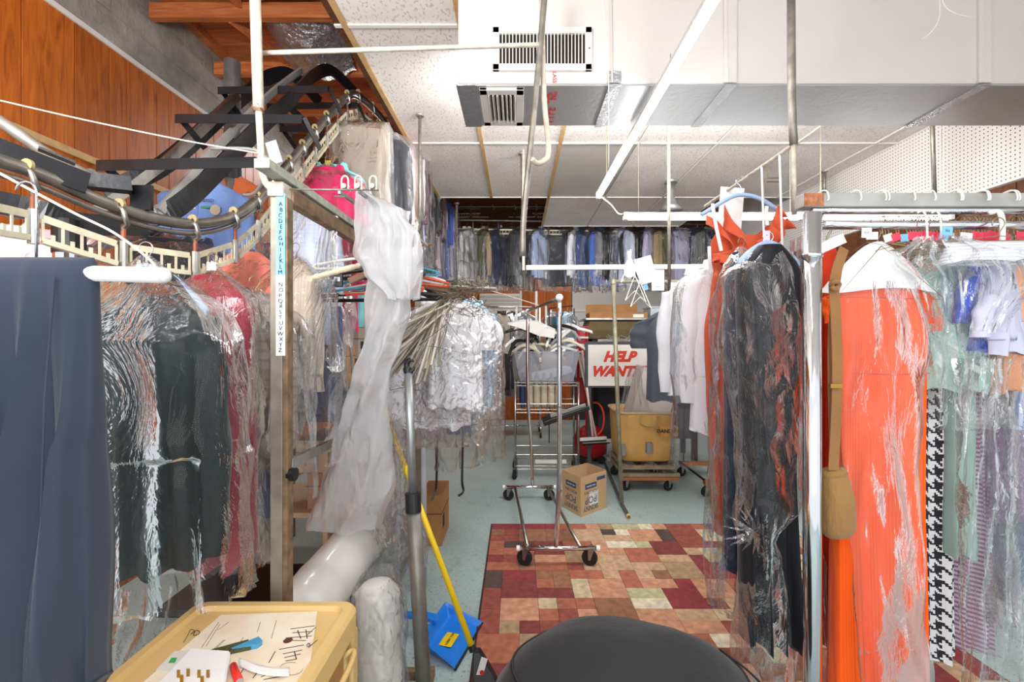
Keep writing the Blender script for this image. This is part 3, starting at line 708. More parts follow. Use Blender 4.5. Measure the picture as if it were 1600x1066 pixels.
# fabrics
NAVYT = fabric('navy_suiting', (56, 62, 78), wr=5, var=.08)
DKGREEN = fabric('dark_bottle_green_cloth', (20, 30, 32), .6)
MAROON = fabric('maroon_satin', (134, 20, 42), .45)
PLAID = fabric('brown_plaid', (150, 138, 128), stripes=[(0, .034, .35, (104, 94, 98), .45), (2, .034, .35, (98, 92, 98), .45), (0, .034, .07, (180, 120, 96), .4), (2, .034, .07, (190, 126, 100), .4)])
FLORAL = fabric('red_floral_cloth', (226, 120, 100), var=.5, wr=14)
DENIM = fabric('blue_denim', (52, 78, 118), .9)
DENIMD = fabric('dark_denim', (34, 46, 74), .9)
LBLUE = fabric('light_blue_cotton', (118, 148, 206))
PLBLUE = fabric('pale_blue_grid_cotton', (196, 204, 222), stripes=[(0, .02, .12, (150, 164, 200), .5), (2, .02, .12, (150, 164, 200), .5)])
BEIGE = fabric('beige_knit', (198, 184, 168), stripes=[(0, .012, .4, (176, 160, 142), .6)])
MAGENTA = fabric('magenta_satin', (208, 18, 92), .5)
AQUA = fabric('aqua_satin', (128, 206, 214), .5)
TAUPE = fabric('taupe_suiting', (160, 148, 136), var=.06)
BLACKF = fabric('black_wool', (30, 30, 34)); CHAR = fabric('charcoal_wool', (58, 58, 64)); NAVY = fabric('navy_wool', (30, 38, 66))
GREYF = fabric('grey_wool', (138, 136, 138)); WHITEF = fabric('white_cotton', (236, 236, 242), var=.03); LGREY = fabric('light_grey_cotton', (206, 204, 204), var=.04)
WINE = fabric('wine_wool', (82, 26, 44)); ORANGEB = fabric('burnt_orange_cloth', (198, 104, 60)); KHAKI = fabric('khaki_cotton', (170, 146, 100)); OLIVE = fabric('olive_cotton', (92, 90, 66))
BROWN = fabric('brown_wool', (92, 66, 50)); LILAC = fabric('lilac_cotton', (190, 184, 214)); ROYAL = fabric('royal_blue_cotton', (40, 78, 190)); BRIGHTB = fabric('bright_blue_cotton', (70, 112, 200))
PINKF = fabric('pale_pink_cotton', (220, 196, 204)); STRIPEW = fabric('blue_striped_cotton', (186, 200, 228), stripes=[(0, .018, .35, (104, 130, 190), .8)])
BLKSTR = fabric('pinstriped_wool', (50, 50, 56), stripes=[(0, .022, .1, (120, 120, 126), .7)])
CHECKG = fabric('grey_checked_cotton', (150, 156, 150), stripes=[(0, .02, .5, (70, 76, 76), .7), (2, .02, .5, (70, 76, 76), .7)])
TEAL = fabric('teal_cloth', (44, 132, 160))
TAGW = PAPER
def G(px, Y, ztop_py, **k): return P(px, ztop_py, Y)
# ---- left foreground
tr_ = folded('cargo_trousers', 'navy cargo trousers folded over a white hanger, nearest at far left', 'trousers', P(57, 300, .78), 0, .102, .74, NAVYT, dep=.04, A=.034, k=3.3, top=-.125, hanger=False, seed=3.3, flare=.84)
MB().cyl((-.105, 0, -.135), (.218, 0, -.143), .0135, 16).build('hanger_bar', PLASTW, tr_, local=True, smooth=True, label='thick white plastic hanger bar')
MB().lathe((.218, 0, -.143), [(.0135, 0), (.011, .006), (.004, .010)], 16, 'X').build('hanger_bar_end', PLASTW, tr_, local=True, smooth=True)
MB().tube([(.0, 0, -.13), (0, 0, -.02)]+[(-.018+.018*math.cos(a), 0, .0+.018*math.sin(a)) for a in (0, .5, 1, 1.5, 2, 2.5, 3)], .002, 6).build('hanger_hook', CHROME, tr_, local=True, smooth=True)
pk = MB().box((-.105, -.068, -.66), (-.03, -.05, -.55)).build('cargo_pocket', NAVYT, tr_, local=True, bevel=.006); MB().box((-.107, -.072, -.55), (-.027, -.05, -.535)).build('pocket_flap', NAVYT, pk, local=True, bevel=.003)
MB().tube([(.062, -.03, -.15), (.066, -.05, -.35), (.064, -.055, -.6), (.06, -.05, -.85)], .0016, 6).build('seam', NAVYT, tr_, local=True)
MB().tube([(-.028, -.056, -.14), (-.031, -.064, -.35), (-.03, -.066, -.6), (-.028, -.07, -.85)], .002, 6).build('seam', NAVYT, tr_, local=True)
garment('jacket', 'dark bottle-green jacket in clear film, hanging right of the navy trousers', 'jacket', P(228, 378, 1.14), 0.05, .155, .72, DKGREEN, 'long', drop=.10, dep=.06, hanger='blue', bag=1, bagm=FILMJ, bagL=.80, collar=False, slen=.62, top=-.085, A=.01, k=4, seed=5.1, waist=.86, flare=.88)
garment('dress', 'maroon satin dress under clear film behind the bottle-green jacket', 'dress', P(332, 395, 1.40), -.1, .13, .86, MAROON, 'none', drop=.06, dep=.05, bag=1, bagL=.86, tagm=TAGW, collar=False, A=.02, k=4, seed=8, bust=1, waist=.95, flare=1.0)
garment('blouse', 'red and peach floral blouse in film below the conveyor curve', 'blouse', P(385, 368, 1.9), 0, .19, .5, FLORAL, 'none', drop=.14, bag=1, bagL=.62, collar=False, seed=11)
garment('shirt', 'brown plaid shirt in film beside the alphabet post', 'shirt', P(398, 432, 1.62), .7, .12, .60, PLAID, 'long', drop=.06, bag=1, bagL=.72, seed=13, slen=.5)
garment('shirt', 'dark grey shirt edge hanging behind the maroon dress', 'shirt', P(352, 425, 1.75), .2, .2, .6, CHAR, 'long', bag=None, seed=14, slen=.45)
folded('trousers', 'blue denim trousers hanging behind the plaid shirt', 'trousers', P(412, 545, 1.75), .2, .09, .5, fabric('mid_blue_denim', (84, 124, 176)), seed=15)
garment('shirt', 'light blue work shirt with oval chest badge, hanging behind the conveyor curve', 'shirt', P(318, 258, 2.3), 0, .2, .62, LBLUE, 'long', drop=.07, bag=None, placket=WHITEF, seed=16)
wsh = bpy.data.objects['shirt.002']
MB().lathe((.1, -.062, -.245), [(.026, 0), (.026, .002)], 20, 'Y').build('badge', mat('round_badge', (186, 176, 150), .7), wsh, local=True)
MB().box((.03, -.064, -.235), (.075, -.062, -.225)).build('green_patch', mat('green_patch', (60, 150, 110)), wsh, local=True)
text('UNITED', (.055, -.064, -.20), (PI/2, 0, 0), .022, INK, wsh)
folded('trousers', 'dark navy trousers in the row just right of the light blue work shirt', 'trousers', P(362, 300, 2.45), 0, .12, .6, NAVY, seed=17)
folded('trousers', 'khaki trousers hanging behind the slotted rail near the galvanised post', 'trousers', P(388, 300, 2.5), 0, .12, .62, KHAKI, seed=18)
garment('shirt', 'burnt orange shirt edge above the khaki trousers', 'shirt', P(352, 250, 2.7), .2, .2, .6, ORANGEB, 'long', seed=19)
for px, py, Y, m, lb in ((215, 335, 1.9, CHAR, 'charcoal jacket in film behind the slotted rail, left of the orange collar'), (262, 345, 1.85, BLACKF, 'black jacket in film directly below the conveyor curve'), (296, 350, 2.0, NAVY, 'deep navy jacket in film partly behind the maroon dress')):
    garment('jacket', lb, 'jacket', P(px, py, Y), .5, .17, .6, m, 'long', bag=1, bagL=.7, slen=.5)
for px, py, Y, m, lb in ((20, 330, 2.1, WHITEF, 'bright white shirt farthest left behind the slotted rail'), (75, 338, 2.2, PINKF, 'pale pink shirt behind the slotted rail at left'), (130, 345, 2.1, WHITEF, 'white shirt behind the black sleeved post'), (178, 352, 2.0, PINKF, 'pink-white blouse with tags left of the charcoal jacket'), (232, 360, 2.25, AQUA, 'aqua blouse edge between white and charcoal clothes')):
    garment('shirt', lb, 'shirt', P(px, py, Y), .15, .19, .6, m, 'long', bag=None, slen=.5)
# ---- left middle, hanging below the grey beam
garment('shirt', 'pale blue grid shirt in a long film bag right of the alphabet post', 'shirt', P(478, 290, 2.15), 0, .135, .66, PLBLUE, 'long', drop=.05, bag=1, bagL=.98, seed=21, slen=.55)
garment('cardigan', 'beige ribbed cardigan on a wire hanger in front of the pale blue grid shirt', 'cardigan', P(462, 380, 1.85), -.1, .095, .5, BEIGE, 'long', drop=.08, bag=1, bagL=.8, seed=22, slen=.45, collar=False)
folded('jeans', 'blue jeans in clear film hanging left of the milky film sheet', 'jeans', P(492, 440, 2.15), 0, .13, .5, DENIM, bag=1, bagL=.62, seed=23)
garment('jacket', 'navy jacket seen just right of the alphabet post', 'jacket', P(425, 360, 2.35), .1, .14, .72, DENIMD, 'long', bag=1, seed=24)
folded('jeans', 'dark jeans hanging low behind the beige cardigan', 'jeans', P(462, 430, 2.4), 0, .10, .62, DENIMD, seed=25)
garment('robe', 'magenta satin robe with aqua collar hanging from the rising conveyor', 'robe', P(513, 243, 2.5), 0, .17, .88, MAGENTA, 'long', drop=.06, seed=26, bag=1, bagL=.98, sm=MAGENTA, slen=.6, tagm=mat('yellow_tag', (226, 206, 80)))
garment('blouse', 'aqua satin blouse showing around the magenta robe', 'blouse', P(519, 240, 2.6), 0, .195, .9, AQUA, 'none', drop=.06, seed=27)
garment('jacket', 'navy garment hanging beside the magenta robe under the grey beam', 'jacket', P(478, 300, 2.6), 0, .12, .8, NAVY, 'none', seed=28)
folded('trousers', 'taupe suit trousers in film hung at the top of the conveyor', 'trousers', P(562, 180, 2.75), 0, .185, .8, TAUPE, bag=1, bagL=.9, seed=29, top=-.06, k=4)
# suits descending along the left edge of the ceiling
suits = [(592, 186, 3.0, CHAR, .18, .95, 'charcoal suit in film first behind the taupe trousers'), (604, 196, 3.25, PINKF, .16, .9, 'pale pink blouse in film after the charcoal suit'), (610, 202, 3.5, ORANGEB, .17, .95, 'orange-edged coat in film in the row by the ceiling edge'),
         (620, 212, 3.8, LGREY, .19, .95, 'light grey coat in film in the row by the ceiling edge'), (628, 226, 4.1, WINE, .2, 1.0, 'wine coloured coat in film in the row by the ceiling edge'), (634, 238, 4.45, STRIPEW, .2, .95, 'blue striped shirt in film in the row by the ceiling edge'),
         (645, 252, 4.8, BLACKF, .22, 1.1, 'black coat in film behind the thin hanging rod'), (652, 264, 5.1, CHAR, .22, 1.1, 'charcoal coat in film just right of the thin hanging rod'), (660, 276, 5.4, WINE, .2, 1.0, 'dark wine jacket in film near the back corner'),
         (668, 286, 5.7, PINKF, .2, 1.0, 'whitish pink dress with a red tag near the back corner'), (676, 297, 5.9, BRIGHTB, .22, 1.05, 'bright blue shirt in shiny film at the back left corner'), (684, 306, 6.1, LILAC, .22, 1.05, 'lilac shirt in film last before the back row')]
for i, (px, py, Y, m, hw, L_, lb) in enumerate(suits):
    garment('coat' if 'coat' in lb else 'suit' if 'suit' in lb else 'shirt' if 'shirt' in lb else 'jacket' if 'jacket' in lb else 'dress' if 'dress' in lb else 'blouse', lb, 'garment', P(px, py, Y), .12*math.sin(i*2), hw, L_, m, 'long', bag=1, bagm=FILM if i % 2 else FILMD, group='bagged clothes along the ceiling edge')
# ---------------------------------------------------------------- back row on the return rail
back = [(706, LBLUE, .16, 'light blue shirt with a yellow ticket, leftmost in the back row', 1.0), (730, WHITEF, .17, 'white shirt in film just right of the light blue one in the back row', 1.1), (738, LGREY, .18, 'light grey shirt with a dark chest patch in the back row', 1.0), (753, KHAKI, .16, 'khaki shirt in dim film in the back row', 1.2), (763, OLIVE, .16, 'olive shirt beside the khaki one in the back row', 1.2),
        (783, NAVY, .19, 'navy jacket with a white ticket in the back row', .8), (800, BLACKF, .2, 'black blazer with white trim in the back row', .7), (815, CHAR, .18, 'charcoal jacket behind the leaning rod in the back row', 1.1), (848, STRIPEW, .19, 'blue and white striped shirt in film in the back row', 1.1), (874, BLKSTR, .23, 'wide pinstriped suit facing forward in the back row', .25),
        (903, WHITEF, .17, 'bright white shirt with pointed sleeve in the back row', 1.0), (910, DENIM, .16, 'blue jeans shirt behind the bright white one in the back row', 1.3), (921, GREYF, .17, 'mid grey pair of shirts in film in the back row', 1.15), (938, BRIGHTB, .18, 'bright blue shirt with pink lining in the back row', 1.0), (952, BLACKF, .16, 'thin black jacket after the bright blue shirt in the back row', 1.2), (968, PLBLUE, .18, 'pale blue shirt in film in the middle of the back row', 1.0),
        (998, DKGREEN, .21, 'dark teal suit behind the hanging paper tickets', .35), (1014, LILAC, .16, 'lilac blouse edge in the back row', 1.2), (1027, OLIVE, .16, 'olive green jacket edge in the back row', 1.1), (1037, KHAKI, .18, 'khaki jacket with flared hem in the back row', .9), (1064, LILAC, .17, 'pale lilac shirt with flat top in the back row', .45), (1088, NAVY, .2, 'navy suit near the right end of the back row', .5), (1108, CHECKG, .2, 'grey checked jacket last at the right end of the back row', .5)]
for i, (px, m, hw, lb, yw) in enumerate(back):
    kd = 'shirt' if 'shirt' in lb else 'suit' if 'suit' in lb else 'blouse' if 'blouse' in lb else 'jacket'
    tm = mat('yellow_tag', (226, 206, 80)) if i == 0 else (TAGW if i in (5, 9) else None)
    r = garment(kd, lb, kd, P(px, 349, 6.3), yw*(1 if i % 3 else -1)*.9, hw*1.15, .74+.05*math.sin(i*3), m, 'long', bag=1, bagL=.86, bagm=FILM if i % 2 else FILMD, group='clothes in the back row of the conveyor', tagm=tm, seed=i*3.1, slen=.6)
# ---------------------------------------------------------------- rolling rack at the back wall
def caster(parent, p, r=.045, ang=0):
    p = Vector(p); M = Matrix.Translation(p) @ Matrix.Rotation(ang, 4, 'Z')
    w_ = MB(); rings = []
    for rr, o in ((r*.35, -.014), (r*.9, -.014), (r, -.009), (r, .009), (r*.9, .014), (r*.35, .014)):
        rings.append([M @ Vector((rr*math.cos(a)-.012, o, rr*math.sin(a)+r)) for a in [j*2*PI/20 for j in range(20)]])
    wh = w_.loft(rings, True, True).build('wheel', RUBBER, parent)
    fk = MB()
    for s_ in (-1, 1):
        vs = [M @ Vector(q) for q in ((-.018, s_*.019, r-.012), (-.004, s_*.019, r-.012), (.022, s_*.019, r*2.2), (-.02, s_*.019, r*2.2), (-.018, s_*.021, r-.012), (-.004, s_*.021, r-.012), (.022, s_*.021, r*2.2), (-.02, s_*.021, r*2.2))]
        fk._add(vs, [(0, 1, 2, 3), (7, 6, 5, 4), (0, 4, 5, 1), (1, 5, 6, 2), (2, 6, 7, 3), (3, 7, 4, 0)])
    fk.box((-.022, -.021, r*2.15), (.024, .021, r*2.25), M=M); fk.tube([M @ Vector((0, 0, r*2.2)), M @ Vector((0, 0, r*2.2+.03))], .008, 8)
    fk.tube([M @ Vector((-.012, -.023, r)), M @ Vector((-.012, .023, r))], .006, 8)
    fk.build('caster_fork', STEEL, parent)
def rolling_rack(label, x0, x1, Y, ztop, post=.014, m=CHROME):
    t = thing('rolling_rack', label, 'rack', ((x0+x1)/2, Y, 0))
    for x in (x0, x1):
        MB().tube([(x, Y, .14), (x, Y, ztop)], post, 10).build('post', m, t, smooth=True)
        b = MB().tube([(x, Y-.25, .14), (x, Y+.25, .14)], post, 10).build('base_bar', m, t, smooth=True)
        for yy in (-.23, .23): caster(t, (x, Y+yy, 0), .04, PI/2)
    MB().tube([(x0, Y, .14), (x1, Y, .14)], post, 10).build('base_bar', m, t, smooth=True); MB().tube([(x0-.02, Y, ztop), (x1+.02, Y, ztop)], post*.9, 10).build('rail', m, t, smooth=True)
    return t
zr = 1.5+51*7.2/711
rolling_rack('rolling rack of long coats against the back wood panelling', -.72, .36, 7.2, zr)
rr = [(750, BROWN, 'brown coat at the left end of the back rolling rack'), (757, OLIVE, 'olive coat second on the back rolling rack'), (764, LGREY, 'light grey tee shirt over black trousers on the back rolling rack'), (771, BLACKF, 'black coat in the middle of the back rolling rack'), (778, BEIGE, 'beige jacket beside the black sleeve on the back rolling rack'), (795, CHAR, 'charcoal coat in crinkled film on the back rolling rack'), (806, BLACKF, 'black dress in film at right on the back rolling rack'), (818, GREYF, 'grey coat behind the white posts of the wire trolley')]
for i, (px, m, lb) in enumerate(rr):
    garment('coat' if 'coat' in lb else 'jacket' if 'jacket' in lb else 'dress' if 'dress' in lb else 'tee_shirt', lb, 'garment', P(px, 481, 7.2), 1.0-.1*i, .21, (1.15, 1.0, .5, 1.25, .9, 1.3, 1.2, 1.3)[i], m, 'long' if i != 2 else 'short', bag=1 if i > 4 else None, bagm=FILMD, group='coats on the back rolling rack', seed=i*5)
r = garment('varsity_jacket', 'cream and black jacket with red and white cuffs on the back rolling rack', 'jacket', P(784, 481, 7.0), .9, .2, .62, BEIGE, 'long', sm=BLACKF, slen=.62, seed=71)
for s_ in (-1, 1):
    for q, mm in ((0, 'red_knit'), (1, 'white_knit'), (2, 'red_knit')): MB().lathe((s_*.19, .02, -.80-.014*q), [(.052, 0), (.052, -.012)], 14).build('cuff_stripe', fabric(mm, (180, 30, 40) if mm[0] == 'r' else (230, 228, 224)), r, local=True)
t = thing('wall_heater', 'white louvred panel mounted on the back wood panelling', 'heater', (-.3, YB-.05, 2.2))
a = P(749, 482, 8.44); b = P(813, 459, 8.44)
MB().box((a.x, 8.42, a.z-.05), (b.x, YB-.001, b.z)).build('housing', OFFW, t, bevel=.01)
for i in range(4):
    z = a.z+.02+i*(b.z-a.z)/4.2; MB().bar((a.x+.02, 8.41, z), (b.x-.02, 8.41, z), .012, .045, (0, -.4, 1)).build('louvre', OFFW, t)
MB().box((b.x-.01, 8.40, a.z-.05), (b.x+.03, YB-.001, b.z+.05)).build('side_rail', WHITE, t)
# ---------------------------------------------------------------- film sheets
def curtain(name, label, rows, m, cat='plastic film', dep=.04, folds=5, A=.012, n=64, seed=0, bottom_open=True, R_=44):
    c0 = rows[0]; t = thing(name, label, cat, tuple(P((c0[1]+c0[2])/2, c0[0], c0[3])))
    y0, y1 = rows[0][0], rows[-1][0]; rings = []
    for i in range(R_+1):
        y = y0+(y1-y0)*i/R_
        l, r_, Y, dp = interp([(q[0], q[1], q[2], q[3], q[4] if len(q) > 4 else dep) for q in rows], y)
        c = P((l+r_)/2, y, Y); hw = (r_-l)/2*Y/F; ring = []
        for j in range(n):
            a = 2*PI*j/n; cs, sn = math.cos(a), math.sin(a); u = cs
            q = A*(math.sin(folds*PI*u+seed+.03*(y-y0))+1.4*nz(u*3+seed, y*.012, sn*.6))+.35*A*nz(u*9, y*.05, seed+sn)
            ring.append((c.x+hw*sgn(cs)*abs(cs)**.85+.3*q, c.y+dp*sn+q, c.z+(.01*nz(u*3, seed) if i in (0, R_) else 0)))
        rings.append(ring)
    return MB().loft(rings).build('film', m, t, smooth=True), t
curtain('film_sheet', 'milky poly sheet hanging in a broad fold from the grey beam rods', [(297, 563, 572, 1.62), (330, 558, 628, 1.62), (370, 553, 655, 1.64), (395, 548, 658, 1.65), (425, 566, 659, 1.66), (468, 606, 656, 1.68)], FILMW, seed=1, A=.012, folds=3)
curtain('film_sheet', 'long milky poly sheet twisting down onto the big film roll', [(330, 585, 640, 1.72), (420, 580, 642, 1.74), (480, 573, 640, 1.76), (540, 566, 625, 1.78), (580, 553, 612, 1.8), (650, 536, 607, 1.84), (700, 520, 610, 1.88, .07), (760, 500, 618, 1.92, .1), (815, 483, 600, 1.95, .12)], FILMW, seed=2, A=.014, folds=2.3)
curtain('film_bag', 'clear poly bag trailing beside the yellow broom handle', [(655, 590, 625, 2.35), (720, 580, 640, 2.35, .07), (800, 575, 650, 2.35, .1), (850, 590, 672, 2.35, .11), (882, 604, 668, 2.35, .1)], FILMC, seed=3, A=.02)
curtain('film_bag', 'thin clear empty bag hanging right of the alphabet post, reaching the shelf', [(330, 505, 525, 1.8), (420, 495, 525, 1.8), (560, 448, 500, 1.82), (640, 450, 482, 1.84), (680, 452, 470, 1.84)], FILM, seed=4, dep=.02)
curtain('film_bag', 'clear film hanging between the navy trousers and the cream cart', [(905, 160, 300, 1.5, .07), (960, 158, 310, 1.5, .08), (1066, 160, 250, 1.5, .06)], FILMD, seed=5, dep=.06)
# ---------------------------------------------------------------- middle: crinkled bags of white shirts
t = thing('garment_rail', 'grey rail holding the crinkled bags of white shirts', 'rail', tuple(P(640, 452, 2.75)))
MB().tube([P(560, 440, 2.75), P(775, 452, 2.75)], .012, 10).build('rail', DULL, t, smooth=True)
for px in (621, 662):
    MB().tube([Vector((P(px, 452, 2.75).x, 2.75, 0)), P(px, 452, 2.75)], .018, 12).build('post', mat('grey_white_pole', (196, 200, 206), .4), t, smooth=True)
garment('shirt', 'white shirts in a crinkled bag, widest bundle under the tangled hangers', 'shirt', P(688, 453, 2.7), 0, .19, .72, WHITEF, 'long', bag=1, bagL=.82, bagm=FILMC, seed=31, slen=.6, dep=.08, drop=.05, A=.018)
garment('shirt', 'white shirt with a rounded bag end, in front of the wider white bundle', 'shirt', P(712, 456, 2.52), .2, .16, .55, WHITEF, 'short', bag=1, bagL=.62, bagm=FILMC, seed=32, dep=.07, drop=.05)
garment('shirt', 'small white bagged shirt low on the left of the white bundle', 'shirt', P(632, 480, 2.6), .1, .14, .6, WHITEF, 'short', bag=1, bagL=.7, bagm=FILMC, seed=33, dep=.06)
garment('shirt', 'pale denim shirt with long sleeve at the right of the white bundle', 'shirt', P(738, 455, 2.95), .9, .2, .7, fabric('washed_denim', (140, 176, 208)), 'long', bag=1, bagL=1.02, bagm=FILM, seed=34)
garment('shirt', 'strong blue denim shirt hanging behind the pale denim one', 'shirt', P(728, 460, 3.15), 1.0, .18, .86, fabric('strong_blue_denim', (36, 96, 156)), 'long', seed=35)
garment('blouse', 'olive green top behind the pale denim shirt', 'blouse', P(732, 455, 3.05), .7, .18, .5, OLIVE, 'short', seed=36)
garment('jacket', 'brown garment hem showing under the white bundle', 'jacket', P(735, 500, 3.3), .4, .16, .72, BROWN, 'none', seed=37)
garment('shirt', 'grey shirt bundle under film behind the white ones', 'shirt', P(690, 490, 3.2), .1, .28, .74, LGREY, 'none', bag=1, bagL=.84, bagm=FILMC, seed=38)
for px, x2 in ((682, 674), (722, 726)):
    pts = catmull([P(px, 640, 2.75), P(px+1, 690, 2.75), P(px, 750, 2.75), P(px-2 if px < 700 else px+2, 768, 2.75), P(x2-(0 if px < 700 else 10), 782 if px < 700 else 775, 2.72)], 6)
    o = strip('strap', pts, .014, .003, BLACK, None, (0, 1, 0)); tag(o, 'black strap dangling under the white shirts, %s one' % ('left' if px < 700 else 'right'), 'strap')
# stack of plastic hangers
HC = [(WHITE, 'white plastic hanger topmost of the hanger stack'), (mat('brown_card_tube', (130, 96, 76), .7), 'brown hanger with thick card arm in the stack'), (BLACK, 'black hanger with metal clip in the stack'), (mat('teal_plastic', (50, 150, 176), .35), 'teal hanger in the stack'), (mat('orange_plastic', (226, 84, 40), .35), 'orange hanger near the bottom of the stack'),
      (WHITE, 'white hanger below the orange one in the stack'), (BLACK, 'wide black hanger lowest of the stack'), (mat('teal_plastic', (50, 150, 176)), 'second teal hanger behind the milky film'), (mat('orange_plastic', (226, 84, 40)), 'orange hanger poking out right of the film'), (PLASTW, 'white hanger poking out right of the film'), (mat('brown_card_tube', (130, 96, 76)), 'brown card tube hanger poking out right of the film'), (BLACK, 'grey-black hanger pointing down right of the film')]
for i, (m, lb) in enumerate(HC):
    y = (412, 420, 430, 446, 455, 451, 461, 420, 440, 432, 446, 456)[i]; L0 = (492, 545, 520, 508, 540, 530, 500, 560, 560, 570, 590, 600)[i]; R0 = (640, 620, 660, 625, 660, 650, 685, 682, 700, 694, 700, 697)[i]; Y = 1.80+.03*i
    a = P(L0, y+(6, 20, 3, 8, 3, 6, 7, -5, -10, -12, -14, -20)[i], Y); b = P(R0, y+(0, -12, 0, -6, -2, 0, 4, 8, 6, 10, 8, 14)[i], Y+.08)
    t = thing('clothes_hanger', lb, 'hanger', tuple((a+b)/2), 0, 'plastic hangers stacked behind the milky film')
    c = (a+b)/2+Vector((0, 0, .018)); th = .0055 if m is not BLACK and 'brown' not in lb else .009
    if 'brown' in lb: MB().bar(a, b, .03, .012, (0, -1, .5)).build('arm', m, t, bevel=.003)
    else:
        MB().tube(catmull([a+Vector((.01, 0, -.006)), a, a+Vector((.012, 0, .012)), c+Vector((0, 0, .012)), b+Vector((-.01, 0, .012)), b, b+Vector((-.012, 0, -.008))], 4), th, 8).build('arm', m, t, smooth=True)
        MB().tube([a+Vector((.006, 0, -.006)), b+Vector((-.008, 0, -.008))], th*.9, 8).build('lower_bar', m, t, smooth=True)
    MB().tube([c, c+Vector((0, 0, .035)), c+Vector((.014, 0, .05)), c+Vector((.028, 0, .04))], .0016, 6).build('hanger_hook', CHROME, t)
    if i == 2: MB().box(P(523, 428, 1.82), P(537, 449, 1.835)).build('clip', BLACK, t, bevel=.003); MB().box(P(527, 433, 1.817), P(532, 440, 1.822)).build('clip_plate', CHROME, t)
t = thing('wrapped_rod', 'rod end wrapped in crumpled cream tape at the left of the hanger stack', 'rod', tuple(P(485, 434, 1.5)))
pts = [P(484, 436, 1.5).lerp(P(560, 415, 1.75), i/16) for i in range(17)]
MB().tube(pts, [.010+.006*nz(i*1.7, 3) for i in range(17)], 12).build('tape_wrap', mat('cream_tape', (222, 204, 178), .8, bs=.6, bscale=50), t, smooth=False)
MB().tube([pts[-1], P(720, 465, 2.75)], .009, 8).build('rod', DULL, t)
# wire trouser hangers with card tubes fanned out
CT = mat('card_tube_white', (206, 198, 182), .7, var=.12); CT2 = mat('card_tube_grey', (160, 152, 128), .7, var=.12)
for i in range(34):
    u = i/33; ax = 700+random.uniform(-16, 12); ay = 466+random.uniform(-4, 12)
    ex = 596+ (0 if u < .6 else (u-.6)*210)+random.uniform(-3, 6); ey = 520+u*150 if u < .6 else 600+random.uniform(-20, 8)
    Y = 2.05+.12*random.random(); a = P(ax, ay, Y+.05); b = P(ex, ey if u < .85 else ey-10, Y-.12+.1*random.random())
    t = thing('trouser_hanger', 'wire trouser hanger with pale card tube in the fanned bundle', 'hanger', tuple(a), 0, 'fanned wire trouser hangers')
    MB().tube([a.lerp(b, .08), b], [.0042, .006], 7).build('card_tube', CT if i % 3 else CT2, t, smooth=True)
    n_ = Vector((.09, 0, .03+.01*random.random())); MB().tube([b, a.lerp(b, .5)+n_*.35, a+n_*.3, a], .0012, 4).build('wire', WIRED, t)
    hk = a+n_*.3; MB().tube([a, hk, hk+Vector((.02, random.uniform(-.02, .02), .03)), hk+Vector((.04, 0, .035)), hk+Vector((.055, .01, .015))], .0012, 4).build('hanger_hook', WIRED, t)
mb = MB()
for i in range(60):
    c = P(random.uniform(690, 752), random.uniform(440, 492), 2.15+random.uniform(-.08, .08)); pts = []
    rx, rz = random.uniform(.02, .06), random.uniform(.01, .03); ph = random.uniform(0, 6); th = random.uniform(-.6, .6)
    for k in range(7):
        a = ph+k*.75; x, z = rx*math.cos(a), rz*math.sin(a); pts.append(c+Vector((x*math.cos(th)-z*math.sin(th), random.uniform(-.02, .02), x*math.sin(th)+z*math.cos(th))))
    mb.tube(pts, .0014, 4)
o = mb.build('tangled_hooks', WIRED, kind='stuff'); o['label'] = 'tangle of olive wire hanger hooks above the white bundle'; o['category'] = 'wire'
for k, pts in enumerate((((686, 485), (700, 505), (740, 556), (680, 542), (655, 540), (700, 505)), ((683, 480), (676, 545), (681, 598), (665, 585), (640, 548), (660, 505), (683, 480)), ((705, 490), (690, 540), (655, 600), (610, 610), (600, 590)))):
    Y = 1.95+.05*k; o = MB().tube([P(x, y, Y) for x, y in pts], .0014, 5).build('wire_hanger', WIRED)
    tag(o, ('bent wire hanger pointing right in front of the white bundle', 'long narrow wire hanger pointing down beside the pole hook', 'looping wire hanger under the card tube fan')[k], 'hanger')
o = MB().box(P(612, 540, 2.25), P(624, 490, 2.3)).build('toy_bits', mat('red_wrap', (186, 40, 50), .5))
tag(o, 'small red packet behind the fanned hangers', 'packet'); bpy.data.objects.remove(o)
# ---------------------------------------------------------------- right side
RUST = fabric('rust_crepe', (208, 88, 54), .8, var=.06)
t = thing('dress', 'rust coloured ruffled dress hanging on a pale blue hanger under the hook rail', 'dress', tuple(P(1160, 300, 1.95)))
rings = []; prof = [(352, 1133, 1207, .02), (372, 1112, 1214, .035), (392, 1110, 1206, .05), (425, 1116, 1192, .05), (450, 1112, 1170, .05), (520, 1102, 1160, .06), (640, 1106, 1160, .07), (740, 1112, 1166, .08), (832, 1117, 1182, .09)]
for i in range(41):
    y = 352+(832-352)*i/40; l, r_, dp = interp(prof, y); c = P((l+r_)/2, y, 1.95); hw = (r_-l)/2*1.95/F; ring = []
    for j in range(48):
        a = 2*PI*j/48; u = math.cos(a); q = .012*(i/40+.3)*math.sin(3*PI*u+y*.01)+.012*nz(u*3, y*.02)
        dip = .045*(1-min(1, abs(u)/.75)**2) if i < 3 else 0
        ring.append((c.x+hw*sgn(u)*abs(u)**.8, c.y+dp*math.sin(a)+q, c.z-dip*(3-i)/3))
    rings.append(ring)
MB().loft(rings).build('body', RUST, t, smooth=True)
